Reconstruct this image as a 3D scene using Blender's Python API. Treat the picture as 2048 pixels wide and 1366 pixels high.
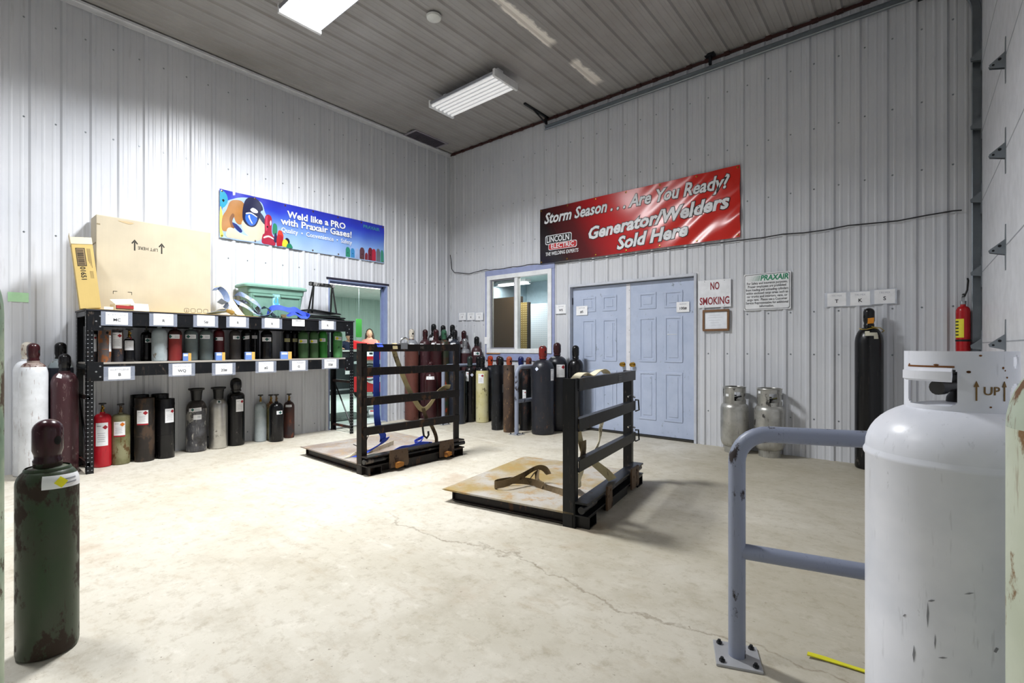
import bpy, bmesh, math, random
from mathutils import Vector, Matrix
random.seed(7)
for _o in list(bpy.data.objects): bpy.data.objects.remove(_o)
SC = bpy.context.scene
COL = SC.collection
PI = math.pi
R = math.radians

# ------------------------------------------------------------------ camera, world, exposure
CAM = Vector((6.531, -6.088, 1.2))
cd = bpy.data.cameras.new('camera'); cam = bpy.data.objects.new('camera', cd); COL.objects.link(cam)
cd.sensor_width = 36.0; cd.lens = 36.0*967/2048; cd.shift_y = 11.0/2048
cd.clip_start = 0.02
cam.location = CAM; cam.rotation_euler = (R(90), 0, R(39.82))
SC.camera = cam
wd = bpy.data.worlds.new('world'); SC.world = wd; wd.use_nodes = True
wd.node_tree.nodes['Background'].inputs[0].default_value = (.8, .85, .9, 1)
wd.node_tree.nodes['Background'].inputs[1].default_value = .3
SC.view_settings.view_transform = 'Standard'; SC.view_settings.look = 'None'
SC.view_settings.gamma = 1.0; SC.view_settings.use_curve_mapping = False
SC.view_settings.exposure = -0.02
# strength of the lamps inside the lit ceiling fixtures and the two side rooms (W)
HALL_W = 265.0; HALL_FILL_W = 75.0; OFFICE_W = 100.0; STORE_W = 30.0
CEIL = 4.727

# ------------------------------------------------------------------ materials
def lin(h):
    h = h.lstrip('#'); o = []
    for i in (0, 2, 4):
        c = int(h[i:i+2], 16)/255
        o.append(c/12.92 if c <= .04045 else ((c+.055)/1.055)**2.4)
    return (o[0], o[1], o[2], 1)
_M = {}
def nodes_of(name):
    m = bpy.data.materials.new(name); m.use_nodes = True
    nt = m.node_tree; b = nt.nodes['Principled BSDF']
    return m, nt, b
def N(nt, t, **kw):
    n = nt.nodes.new(t)
    for k, v in kw.items():
        if k.startswith('_'): setattr(n, k[1:], v)
        else: n.inputs[k.replace('__', ' ')].default_value = v
    return n
def coords(nt, vary=True):
    tc = N(nt, 'ShaderNodeTexCoord')
    if not vary: return tc.outputs['Object']
    oi = N(nt, 'ShaderNodeObjectInfo')
    mu = N(nt, 'ShaderNodeMath', _operation='MULTIPLY'); mu.inputs[1].default_value = 37.0
    nt.links.new(oi.outputs['Random'], mu.inputs[0])
    ad = N(nt, 'ShaderNodeVectorMath', _operation='ADD')
    nt.links.new(tc.outputs['Object'], ad.inputs[0]); nt.links.new(mu.outputs[0], ad.inputs[1])
    return ad.outputs[0]
def noise(nt, vec, scale, detail=4, rough=.6, stretch=None):
    if stretch:
        mp = N(nt, 'ShaderNodeMapping'); mp.inputs['Scale'].default_value = stretch
        nt.links.new(vec, mp.inputs['Vector']); vec = mp.outputs[0]
    n = N(nt, 'ShaderNodeTexNoise', Scale=scale, Detail=detail, Roughness=rough)
    nt.links.new(vec, n.inputs['Vector']); return n.outputs['Fac']
def ramp(nt, fac, a, b, lo=0.0, hi=1.0):
    r = N(nt, 'ShaderNodeMapRange'); r.inputs['From Min'].default_value = a; r.inputs['From Max'].default_value = b
    r.inputs['To Min'].default_value = lo; r.inputs['To Max'].default_value = hi
    nt.links.new(fac, r.inputs['Value']); return r.outputs[0]
def mix(nt, fac, a, b):
    m = N(nt, 'ShaderNodeMix', _data_type='RGBA')
    if hasattr(fac, 'is_linked') or hasattr(fac, 'links'): nt.links.new(fac, m.inputs[0])
    else: m.inputs[0].default_value = fac
    for v, i in ((a, 6), (b, 7)):
        if isinstance(v, (tuple, list)): m.inputs[i].default_value = v
        else: nt.links.new(v, m.inputs[i])
    return m.outputs[2]
def math_n(nt, op, a, b=None):
    m = N(nt, 'ShaderNodeMath', _operation=op)
    for v, i in ((a, 0), (b, 1)):
        if v is None: continue
        if isinstance(v, (int, float)): m.inputs[i].default_value = v
        else: nt.links.new(v, m.inputs[i])
    return m.outputs[0]
def bump(nt, b, fac, strength, dist=.01):
    n = N(nt, 'ShaderNodeBump', Strength=strength, Distance=dist)
    nt.links.new(fac, n.inputs['Height']); nt.links.new(n.outputs[0], b.inputs['Normal'])

def plain(name, col, rough=.5, metal=0.0, emit=None, es=1.0, spec=.5):
    if name in _M: return _M[name]
    m, nt, b = nodes_of(name)
    v = coords(nt); f = noise(nt, v, 9, 3)
    c = lin(col)
    d = tuple(x*.88 for x in c[:3])+(1,)
    nt.links.new(mix(nt, ramp(nt, f, .35, .65), d, c), b.inputs['Base Color'])
    b.inputs['Roughness'].default_value = rough; b.inputs['Metallic'].default_value = metal
    b.inputs['Specular IOR Level'].default_value = spec
    if emit:
        b.inputs['Emission Color'].default_value = lin(emit); b.inputs['Emission Strength'].default_value = es
    _M[name] = m; return m
def paint(name, col, wear='#5a3a22', amt=.25, rough=.4, scale=14, col2=None, metal=0.0, streak=1.0, bmp=.15, spec=.4):
    """worn paint: a soft second tone, vertical streaks and patches where the wear colour shows"""
    if name in _M: return _M[name]
    m, nt, b = nodes_of(name)
    v = coords(nt)
    c = lin(col); c2 = lin(col2) if col2 else tuple(x*.75 for x in c[:3])+(1,)
    t = noise(nt, v, 5, 4, .6)
    base = mix(nt, ramp(nt, t, .38, .62), c, c2)
    w = noise(nt, v, scale, 7, .68, (1, 1, .55))
    big = noise(nt, v, 3.2, 3, .5)
    th = .665-.30*amt
    s = math_n(nt, 'ADD', w, math_n(nt, 'MULTIPLY', math_n(nt, 'SUBTRACT', big, .5), .35))
    k = ramp(nt, s, th, th+.05)
    base = mix(nt, k, base, lin(wear))
    sc = noise(nt, v, 60, 3, .7, (1, 1, .12))
    base = mix(nt, ramp(nt, sc, .62, .70, 0, .6*streak), base, lin(wear))
    nt.links.new(base, b.inputs['Base Color'])
    nt.links.new(ramp(nt, k, 0, 1, rough, min(.9, rough+.35)), b.inputs['Roughness'])
    b.inputs['Metallic'].default_value = metal; b.inputs['Specular IOR Level'].default_value = spec
    bump(nt, b, s, bmp, .004)
    _M[name] = m; return m

def mat_panel(name, col, col2, axis):
    m, nt, b = nodes_of(name)
    v = coords(nt, False)
    f = noise(nt, v, 1.3, 5, .6); g = noise(nt, v, 22, 3, .6, (1, 1, .1))
    c = mix(nt, ramp(nt, f, .35, .7), lin(col), lin(col2))
    c = mix(nt, ramp(nt, g, .6, .75, 0, .18), c, lin('#8e8c86'))
    nt.links.new(c, b.inputs['Base Color'])
    b.inputs['Roughness'].default_value = .38
    _M[name] = m; return m

def mat_floor():
    m, nt, b = nodes_of('concrete floor')
    v = coords(nt, False)
    n1 = noise(nt, v, .55, 6, .62); n2 = noise(nt, v, 2.6, 8, .7); n3 = noise(nt, v, 14, 8, .75); n4 = noise(nt, v, 90, 4, .7)
    c = mix(nt, ramp(nt, n1, .33, .66), lin('#d2cdc1'), lin('#bdb6a5'))
    c = mix(nt, ramp(nt, n2, .50, .70, 0, .55), c, lin('#a39a88'))
    c = mix(nt, ramp(nt, n2, .28, .42, .6, 0), c, lin('#e3ddd0'))
    c = mix(nt, ramp(nt, n3, .52, .66, 0, .50), c, lin('#968a75'))
    n5 = noise(nt, v, 5.5, 7, .72, (1, 2.2, 1))
    c = mix(nt, ramp(nt, n5, .54, .66, 0, .30), c, lin('#a28f72'))
    c = mix(nt, ramp(nt, n5, .30, .42, .35, 0), c, lin('#e6e2d8'))
    n6 = noise(nt, v, 30, 5, .6)
    c = mix(nt, ramp(nt, n6, .66, .72, 0, .7), c, lin('#6a5b48'))
    c = mix(nt, ramp(nt, n4, .62, .74, 0, .30), c, lin('#6f6455'))
    # brown stains
    st = noise(nt, v, 1.15, 4, .55)
    c = mix(nt, ramp(nt, st, .63, .74, 0, .45), c, lin('#9a7550'))
    # greyer tone mixed in towards the overhead door
    sx = N(nt, 'ShaderNodeSeparateXYZ'); nt.links.new(v, sx.inputs[0])
    wob = math_n(nt, 'MULTIPLY', math_n(nt, 'SUBTRACT', n1, .5), 4.0)
    d = math_n(nt, 'ADD', math_n(nt, 'ADD', sx.outputs[0], math_n(nt, 'MULTIPLY', sx.outputs[1], .35)), wob)
    c = mix(nt, ramp(nt, d, 2.9, 4.8, 0, .42), c, lin('#8f8872'))
    # long wandering crack and the saw-cut joint
    wv = N(nt, 'ShaderNodeTexNoise', Scale=1.6, Detail=6, Roughness=.6); nt.links.new(v, wv.inputs['Vector'])
    off = math_n(nt, 'MULTIPLY', math_n(nt, 'SUBTRACT', wv.outputs['Fac'], .5), .55)
    yy = math_n(nt, 'ADD', math_n(nt, 'ADD', sx.outputs[1], 4.0), off)
    k = ramp(nt, math_n(nt, 'ABSOLUTE', yy), .004, .012, 1, 0)
    gx = ramp(nt, sx.outputs[0], 3.4, 3.8)
    k = math_n(nt, 'MULTIPLY', math_n(nt, 'MULTIPLY', k, gx), ramp(nt, n3, .40, .52, .12, .5))
    c = mix(nt, k, c, lin('#6e5f48'))
    jj = math_n(nt, 'ADD', math_n(nt, 'ADD', sx.outputs[1], 1.22), math_n(nt, 'MULTIPLY', sx.outputs[0], .13))
    c = mix(nt, math_n(nt, 'MULTIPLY', ramp(nt, math_n(nt, 'ABSOLUTE', jj), .004, .010, .55, 0), ramp(nt, sx.outputs[0], 2.6, 3.2, 1, 0)), c, lin('#ece8de'))
    nt.links.new(c, b.inputs['Base Color'])
    nt.links.new(ramp(nt, n2, .3, .7, .42, .75), b.inputs['Roughness'])
    bump(nt, b, n3, .12, .006)
    _M['floor'] = m; return m

def mat_ceiling():
    m, nt, b = nodes_of('ceiling panel')
    v = coords(nt, False)
    f = noise(nt, v, 1.1, 5, .6)
    c = mix(nt, ramp(nt, f, .35, .7), lin('#a3a1a0'), lin('#8f8c89'))
    sx = N(nt, 'ShaderNodeSeparateXYZ'); nt.links.new(v, sx.inputs[0])
    # pale patched strip where an old lamp was taken down
    w = noise(nt, v, 5, 5, .6)
    dx = math_n(nt, 'ABSOLUTE', math_n(nt, 'SUBTRACT', sx.outputs[0], 3.29))
    dx = math_n(nt, 'ADD', dx, math_n(nt, 'MULTIPLY', math_n(nt, 'SUBTRACT', w, .5), .16))
    k = ramp(nt, dx, .045, .075, 1, 0)
    k = math_n(nt, 'MULTIPLY', k, math_n(nt, 'MULTIPLY', ramp(nt, sx.outputs[1], -2.7, -2.55), ramp(nt, sx.outputs[1], -.45, -.35, 1, 0)))
    gap = math_n(nt, 'ABSOLUTE', math_n(nt, 'ADD', sx.outputs[1], 1.25))
    k = math_n(nt, 'MULTIPLY', k, ramp(nt, gap, .18, .26))
    c = mix(nt, k, c, lin('#efeae2'))
    nt.links.new(c, b.inputs['Base Color']); b.inputs['Roughness'].default_value = .5
    _M['ceiling'] = m; return m

def mat_banner_blue():
    m, nt, b = nodes_of('blue banner vinyl')
    tc = N(nt, 'ShaderNodeTexCoord'); sx = N(nt, 'ShaderNodeSeparateXYZ'); nt.links.new(tc.outputs['Object'], sx.inputs[0])
    n = noise(nt, tc.outputs['Object'], 1.6, 3, .5)
    t = math_n(nt, 'ADD', sx.outputs[1], math_n(nt, 'MULTIPLY', math_n(nt, 'SUBTRACT', n, .5), .25))
    cr = N(nt, 'ShaderNodeValToRGB'); e = cr.color_ramp.elements
    e[0].position = 0; e[0].color = lin('#a9c3e8'); e[1].position = 1; e[1].color = lin('#2a30a8')
    for p, c in ((.35, '#7fa3de'), (.62, '#4667c8'), (.8, '#2b3cba')):
        q = e.new(p); q.color = lin(c)
    nt.links.new(ramp(nt, t, 0, .6), cr.inputs[0]); nt.links.new(cr.outputs[0], b.inputs['Base Color'])
    b.inputs['Roughness'].default_value = .32
    _M['bblue'] = m; return m
def mat_banner_red():
    m, nt, b = nodes_of('red banner vinyl')
    tc = N(nt, 'ShaderNodeTexCoord'); sx = N(nt, 'ShaderNodeSeparateXYZ'); nt.links.new(tc.outputs['Object'], sx.inputs[0])
    t = math_n(nt, 'ADD', sx.outputs[0], math_n(nt, 'MULTIPLY', sx.outputs[1], .55))
    cr = N(nt, 'ShaderNodeValToRGB'); e = cr.color_ramp.elements
    e[0].position = .13; e[0].color = lin('#15090c'); e[1].position = .48; e[1].color = lin('#c5161b')
    q = e.new(.30); q.color = lin('#5c0d12'); q = e.new(.7); q.color = lin('#d02a20')
    nt.links.new(ramp(nt, t, 0, 3.0), cr.inputs[0]); nt.links.new(cr.outputs[0], b.inputs['Base Color'])
    b.inputs['Roughness'].default_value = .22
    _M['bred'] = m; return m
def mat_plate(name, a, c2, c3):
    m, nt, b = nodes_of(name)
    v = coords(nt)
    n1 = noise(nt, v, 2.2, 5, .6); n2 = noise(nt, v, 9, 7, .7); n3 = noise(nt, v, 40, 4, .7)
    c = mix(nt, ramp(nt, n1, .40, .60), lin(a), lin(c2))
    c = mix(nt, ramp(nt, n2, .52, .66, 0, .8), c, lin(c3))
    c = mix(nt, ramp(nt, n3, .58, .7, 0, .5), c, lin('#6a5440'))
    nt.links.new(c, b.inputs['Base Color']); b.inputs['Roughness'].default_value = .62; b.inputs['Metallic'].default_value = .25
    bump(nt, b, n2, .2, .003)
    _M[name] = m; return m
def mat_card(name, col):
    m, nt, b = nodes_of(name)
    v = coords(nt); f = noise(nt, v, 3, 4, .5); g = noise(nt, v, 70, 2, .5, (1, 1, .03))
    c = lin(col); d = tuple(x*.86 for x in c[:3])+(1,)
    c = mix(nt, ramp(nt, f, .35, .65), c, d); c = mix(nt, ramp(nt, g, .45, .6, 0, .15), c, d)
    nt.links.new(c, b.inputs['Base Color']); b.inputs['Roughness'].default_value = .8
    _M[name] = m; return m
def mat_peg(name, col, hole):
    m, nt, b = nodes_of(name)
    tc = N(nt, 'ShaderNodeTexCoord'); sx = N(nt, 'ShaderNodeSeparateXYZ'); nt.links.new(tc.outputs['Object'], sx.inputs[0])
    hs = []
    for o in (0, 1):
        f = math_n(nt, 'FRACT', math_n(nt, 'MULTIPLY', sx.outputs[o], 1/.04)); hs.append(math_n(nt, 'SUBTRACT', f, .5))
    d = math_n(nt, 'SQRT', math_n(nt, 'ADD', math_n(nt, 'POWER', hs[0], 2.0), math_n(nt, 'POWER', hs[1], 2.0)))
    k = ramp(nt, d, .16, .2, 1, 0)
    nt.links.new(mix(nt, k, lin(col), lin(hole)), b.inputs['Base Color']); b.inputs['Roughness'].default_value = .6
    _M[name] = m; return m
def mat_glass():
    m, nt, b = nodes_of('window glass')
    b.inputs['Transmission Weight'].default_value = 1.0; b.inputs['Roughness'].default_value = .02
    b.inputs['IOR'].default_value = 1.1; b.inputs['Base Color'].default_value = (.93, .97, .96, 1)
    _M['glass'] = m; return m
def mat_screen():
    m, nt, b = nodes_of('insect screen')
    b.inputs['Base Color'].default_value = lin('#2a2a2a'); b.inputs['Roughness'].default_value = .8
    b.inputs['Alpha'].default_value = .45
    _M['screen'] = m; return m
def mat_clear():
    m, nt, b = nodes_of('clear sleeve')
    b.inputs['Base Color'].default_value = lin('#b9c2d6'); b.inputs['Roughness'].default_value = .15; b.inputs['Alpha'].default_value = .32
    _M['clear'] = m; return m
def mat_tube(name='lit tube', s=6.0):
    m, nt, b = nodes_of(name)
    b.inputs['Emission Color'].default_value = (1, 1, 1, 1); b.inputs['Emission Strength'].default_value = s
    return m

# ------------------------------------------------------------------ mesh helpers
class MB:
    def __init__(s): s.v = []; s.f = []; s.m = []; s.s = []
    def add(s, vs, fs, mat=0, smooth=False):
        b = len(s.v); s.v += [tuple(v) for v in vs]
        for f in fs: s.f.append([i+b for i in f]); s.m.append(mat); s.s.append(smooth)
        return s
    def box(s, a, b, mat=0, mw=None):
        (x0, y0, z0), (x1, y1, z1) = a, b
        vs = [Vector(p) for p in ((x0,y0,z0),(x1,y0,z0),(x1,y1,z0),(x0,y1,z0),(x0,y0,z1),(x1,y0,z1),(x1,y1,z1),(x0,y1,z1))]
        if mw: vs = [mw @ v for v in vs]
        return s.add(vs, [(3,2,1,0),(4,5,6,7),(0,1,5,4),(1,2,6,5),(2,3,7,6),(3,0,4,7)], mat)
    def prism(s, poly, z0, z1, mat=0, mw=None, smooth=False):
        n = len(poly); vs = [Vector((p[0], p[1], z0)) for p in poly]+[Vector((p[0], p[1], z1)) for p in poly]
        if mw: vs = [mw @ v for v in vs]
        s.add(vs, [list(range(n))[::-1], list(range(n, 2*n))], mat)
        return s.add(vs, [(i, (i+1) % n, n+(i+1) % n, n+i) for i in range(n)], mat, smooth)
    def lathe(s, prof, n=32, c=(0, 0, 0), mat=0, mw=None, smooth=True):
        vs = []; fs = []; rings = []
        for r, z in prof:
            if r < 1e-6:
                vs.append(Vector((c[0], c[1], c[2]+z))); rings.append([len(vs)-1])
            else:
                rings.append(list(range(len(vs), len(vs)+n)))
                vs += [Vector((c[0]+r*math.cos(2*PI*i/n), c[1]+r*math.sin(2*PI*i/n), c[2]+z)) for i in range(n)]
        for a, b in zip(rings, rings[1:]):
            if len(a) == 1 and len(b) == 1: continue
            if len(a) == 1: fs += [(a[0], b[(i+1) % n], b[i]) for i in range(n)]
            elif len(b) == 1: fs += [(a[i], a[(i+1) % n], b[0]) for i in range(n)]
            else: fs += [(a[i], a[(i+1) % n], b[(i+1) % n], b[i]) for i in range(n)]
        if mw: vs = [mw @ v for v in vs]
        mats = mat if callable(mat) else None
        if mats:
            for f in fs:
                z = sum(vs[i].z for i in f)/len(f); s.add([vs[i] for i in f], [tuple(range(len(f)))], mats(z), smooth)
            return s
        return s.add(vs, fs, mat, smooth)
    def cyl(s, p0, p1, r, r1=None, n=14, mat=0):
        p0 = Vector(p0); p1 = Vector(p1); r1 = r if r1 is None else r1
        d = (p1-p0); L = d.length; q = d.to_track_quat('Z', 'Y').to_matrix().to_4x4(); mw = Matrix.Translation(p0) @ q
        return s.lathe([(0, 0), (r, 0), (r1, L), (0, L)], n, mat=mat, mw=mw)
    def tube(s, pts, r, n=12, mat=0, closed=False, caps=True):
        pts = [Vector(p) for p in pts]; vs = []; fs = []; up = None; k = len(pts)
        for i, p in enumerate(pts):
            a = pts[(i-1) % k] if (i or closed) else pts[i]; b = pts[(i+1) % k] if (i < k-1 or closed) else pts[i]
            t = (b-a).normalized()
            if up is None: up = Vector((0, 0, 1)) if abs(t.z) < .9 else Vector((1, 0, 0))
            u = (up-t*up.dot(t)).normalized(); w = t.cross(u); up = u
            rr = r[i] if isinstance(r, (list, tuple)) else r
            vs += [p+(u*math.cos(2*PI*j/n)+w*math.sin(2*PI*j/n))*rr for j in range(n)]
        for i in range(k if closed else k-1):
            a = i*n; b = ((i+1) % k)*n
            fs += [(a+j, a+(j+1) % n, b+(j+1) % n, b+j) for j in range(n)]
        s.add(vs, fs, mat, True)
        if caps and not closed:
            s.add(vs[:n], [list(range(n))[::-1]], mat); s.add(vs[-n:], [list(range(n))], mat)
        return s
    def ribbon(s, pts, wid, th=.003, mat=0, sub=6):
        """flat strap through (point, width direction) pairs"""
        P = [Vector(p) for p, w in pts]; Wd = [Vector(w).normalized() for p, w in pts]
        def cr(a, b, c, d, t): return .5*((2*b)+(c-a)*t+(2*a-5*b+4*c-d)*t*t+(3*b-a-3*c+d)*t**3)
        pp = []; ww = []; n = len(P)
        for i in range(n-1):
            i0, i3 = max(i-1, 0), min(i+2, n-1)
            for k in range(sub):
                t = k/sub; pp.append(cr(P[i0], P[i], P[i+1], P[i3], t)); ww.append((Wd[i].lerp(Wd[i+1], t)).normalized())
        pp.append(P[-1]); ww.append(Wd[-1])
        vs = []; fs = []; k = len(pp)
        for i in range(k):
            t = (pp[min(i+1, k-1)]-pp[max(i-1, 0)]).normalized(); nn = t.cross(ww[i]).normalized()
            a = pp[i]-ww[i]*wid/2; b = pp[i]+ww[i]*wid/2
            vs += [a+nn*th/2, b+nn*th/2, b-nn*th/2, a-nn*th/2]
        for i in range(k-1):
            o = 4*i; q = o+4
            fs += [(o+j, o+(j+1) % 4, q+(j+1) % 4, q+j) for j in range(4)]
        fs += [(0, 1, 2, 3), (4*k-1, 4*k-2, 4*k-3, 4*k-4)]
        return s.add(vs, fs, mat, False)
    def build(s, name, mats, parent=None, mw=None, loc=None, bevel=0, sharp=38, fix=True):
        me = bpy.data.meshes.new(name)
        me.from_pydata(s.v, [], s.f)
        if not isinstance(mats, (list, tuple)): mats = [mats]
        for m in mats: me.materials.append(m)
        for p, mi, sm in zip(me.polygons, s.m, s.s): p.material_index = mi; p.use_smooth = sm
        bm = bmesh.new(); bm.from_mesh(me)
        bmesh.ops.remove_doubles(bm, verts=bm.verts, dist=1e-5)
        if fix: bmesh.ops.recalc_face_normals(bm, faces=bm.faces)
        bm.to_mesh(me); bm.free()
        if any(s.s): me.set_sharp_from_angle(angle=R(sharp))
        o = bpy.data.objects.new(name, me); COL.objects.link(o)
        if parent: o.parent = parent
        if mw is not None: o.matrix_local = mw
        if loc is not None: o.location = loc
        if bevel:
            b = o.modifiers.new('edge', 'BEVEL'); b.width = bevel; b.segments = 2; b.limit_method = 'ANGLE'; b.angle_limit = R(50)
        return o
def tag(o, label=None, cat=None, group=None, kind=None):
    if label: o['label'] = label
    if cat: o['category'] = cat
    if group: o['group'] = group
    if kind: o['kind'] = kind
    return o
def thing(name, label, cat, loc=(0, 0, 0), rz=0.0, group=None):
    o = bpy.data.objects.new(name, None); COL.objects.link(o); o.empty_display_size = .1
    o.location = loc; o.rotation_euler = (0, 0, rz)
    return tag(o, label, cat, group)
def struct(o): o['kind'] = 'structure'; return o
def fl(y, z, x=0.0):      # frame on the left wall: u = +Y, v = up, n = into the room
    return Matrix(((0, 0, 1, x), (1, 0, 0, y), (0, 1, 0, z), (0, 0, 0, 1)))
def fb(x, z, y=0.0):      # frame on the back wall: u = +X, v = up, n = into the room
    return Matrix(((1, 0, 0, x), (0, 0, -1, y), (0, 1, 0, z), (0, 0, 0, 1)))
LASTXS = [1.0]
def text(name, body, size, mat, parent, mw, bold=0.0, shear=0.0, align='CENTER', width=None, ext=.0006, fn=None, xs=1.0, lines=1.0, res=3):
    cu = bpy.data.curves.new('t', 'FONT'); cu.body = body; cu.size = size; cu.align_x = align; cu.align_y = 'CENTER'
    cu.offset = bold*size; cu.shear = shear; cu.extrude = ext; cu.resolution_u = res; cu.space_line = lines
    ob = bpy.data.objects.new('t', cu); COL.objects.link(ob)
    bpy.context.view_layer.update()
    me = bpy.data.meshes.new_from_object(ob.evaluated_get(bpy.context.evaluated_depsgraph_get()))
    bpy.data.objects.remove(ob); bpy.data.curves.remove(cu)
    if width:
        xsz = [v.co.x for v in me.vertices]; w = max(xsz)-min(xsz)
        xs = width/w
    LASTXS[0] = xs
    for v in me.vertices: v.co.x *= xs
    if fn:
        bm = bmesh.new(); bm.from_mesh(me)
        a = min(v.co.x for v in bm.verts); b = max(v.co.x for v in bm.verts); x = a+.05
        off = mw.to_translation()
        while x < b:
            bmesh.ops.bisect_plane(bm, geom=bm.verts[:]+bm.edges[:]+bm.faces[:], plane_co=(x, 0, 0), plane_no=(1, 0, 0)); x += .05
        for v in bm.verts: v.co.z += fn(v.co.x+off.x, v.co.y+off.y)
        bm.to_mesh(me); bm.free()
    me.materials.clear(); me.materials.append(mat); me.name = name
    o = bpy.data.objects.new(name, me); COL.objects.link(o); o.parent = parent; o.matrix_local = mw
    return o
def smoothpoly(pts, sub=5):
    out = []; n = len(pts)
    for i in range(n):
        a, b, c, d = (Vector(pts[(i+k) % n]) for k in (-1, 0, 1, 2))
        for k in range(sub):
            t = k/sub; p = .5*((2*b)+(c-a)*t+(2*a-5*b+4*c-d)*t*t+(3*b-a-3*c+d)*t**3); out.append((p.x, p.y))
    return out
# ------------------------------------------------------------------ colours used again and again
WALLL = mat_panel('wall panel', '#d3d5da', '#c9ccd3', 0); FLOOR = mat_floor(); CEILM = mat_ceiling()
WHITE = plain('white enamel', '#eef0f2', .35); TRIMW = plain('white trim', '#dddfe3', .4)
LAV = plain('lavender blue paint', '#9aa3c9', .45); DOORB = paint('blue grey door paint', '#b6c1d8', '#8d97a6', .05, .42, 20, '#aebad2', streak=.3, bmp=.03)
DARKTRIM = plain('dark red brown trim', '#3a1a18', .6)
BLACK = plain('black plastic', '#101011', .45); BLK = paint('black steel', '#0d0e11', '#4a4038', .10, .34, 18, '#14161a', spec=.3)
GALV = plain('galvanised steel', '#8f969c', .35, .75); STEEL = plain('bare steel', '#b9bcc0', .3, .9); CHROME = plain('chrome', '#e6e8ea', .12, 1.0)
BRASS = plain('brass', '#b08a3c', .25, .95); RUBBER = plain('black rubber', '#0d0d0e', .8)
PAPER = plain('white paper', '#f4f5f8', .6); INK = plain('black ink', '#1d1f27', .6); GREYINK = plain('faint grey ink', '#c3c6cf', .6)
REDINK = plain('dark red ink', '#8e1a2b', .6); GREENINK = plain('green ink', '#1f8a63', .6); HOLE = plain('dark hole', '#050506', .9)
DRED = plain('red diamond print', '#a51226', .5); DGREEN = plain('green diamond print', '#2b5f58', .5); DYEL = plain('yellow diamond print', '#f2ea12', .5); DORANGE = plain('orange diamond print', '#e07a1c', .5)
DBLUE = plain('dark blue print', '#1c2c5c', .5); DWHITE = plain('pale diamond print', '#d5dcf2', .5)
LETTER = plain('white lettering', '#eef0f4', .45); BRED = plain('red print', '#c01a22', .4); BLKPRINT = plain('black print', '#0c0a0c', .4)
CLEAR = mat_clear()
TUBE = mat_tube(); TUBEDIM = mat_tube('dim tube', .38); GLASS = mat_glass(); SCREEN = mat_screen()

# ------------------------------------------------------------------ room shell
def corr(name, frame, s0, s1, z0, z1, c0, pitch, mat, holes=(), rib=.018):
    pts = []
    k0 = int(math.floor((s0-c0)/pitch))-1; k1 = int(math.ceil((s1-c0)/pitch))+1
    for k in range(k0, k1+1):
        c = c0+k*pitch
        pts += [(c-.03, 0), (c-.013, rib), (c+.013, rib), (c+.03, 0)]
        for q in (1/3, 2/3):
            m = c+pitch*q; pts += [(m-.014, 0), (m-.006, .0035), (m+.006, .0035), (m+.014, 0)]
    pts.sort()
    def h(u):
        for (a, x), (b, y) in zip(pts, pts[1:]):
            if a <= u <= b: return x+(y-x)*(u-a)/(b-a) if b > a else x
        return 0
    us = sorted({u for u, _ in pts if s0 < u < s1} | {s0, s1} | {q for H_ in holes for q in H_[:2]})
    mb = MB()
    for a, b in zip(us, us[1:]):
        mid = (a+b)/2; seg = [(z0, z1)]
        for (ha, hb, va, vb) in holes:
            if ha < mid < hb:
                seg = [p for (x, y) in seg for p in ((x, min(y, va)), (max(x, vb), y)) if p[1]-p[0] > 1e-4]
        for (x, y) in seg:
            mb.add([frame @ Vector(p) for p in ((a, x, h(a)), (b, x, h(b)), (b, y, h(b)), (a, y, h(a)))], [(0, 1, 2, 3)], 0)
    return struct(mb.build(name, mat, fix=False))
DY0, DY1, DZ = -2.405, -1.43, 2.165          # doorway in the left wall
WX0, WX1, WZ0, WZ1 = .93, 2.27, 1.10, 2.40   # window in the back wall
PX0, PX1, PZ = 2.60, 4.42, 2.085             # double door
corr('wall_left', fl(0, 0), -8.5, 0, 0, CEIL, -.089-.015, .2235, WALLL, [(DY0, DY1, 0, DZ)])
corr('wall_back', fb(0, 0), 0, 7.03, 0, CEIL, 2.536, .2216, WALLL, [(WX0, WX1, WZ0, WZ1), (PX0, PX1, 0, PZ)])
cf = Matrix(((1, 0, 0, 0), (0, -1, 0, 0), (0, 0, -1, CEIL), (0, 0, 0, 1)))
corr('ceiling', cf, 0, 7.03, 0, 8.5, .12, .2235, CEILM, rib=.02)
struct(MB().box((-.02, -8.5, -.12), (7.05, .02, 0)).build('floor', FLOOR))
struct(MB().box((7.03, -8.5, 0), (7.1, 0, CEIL)).build('wall_right', WALLL))
struct(MB().box((0, -8.56, 0), (7.03, -8.5, CEIL)).build('wall_front', plain('dull front wall', '#8c8d90', .6)))
# trims
mb = MB()
mb.box((.02, -.045, CEIL-.05), (7.0, -.02, CEIL-.022))
for i in range(32): mb.box((.12+i*.2235-.03, -.06, CEIL-.056), (.12+i*.2235+.03, -.02, CEIL-.02))
struct(mb.build('trim_1', DARKTRIM))
struct(MB().box((.02, -8.5, CEIL-.045), (.05, -.03, CEIL-.021)).box((.02, -8.5, CEIL-.09), (.026, -.03, CEIL-.045)).build('trim_2', TRIMW))
struct(MB().box((.004, -.022, 0), (.022, -.004, CEIL-.03)).build('trim_3', TRIMW))

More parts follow.
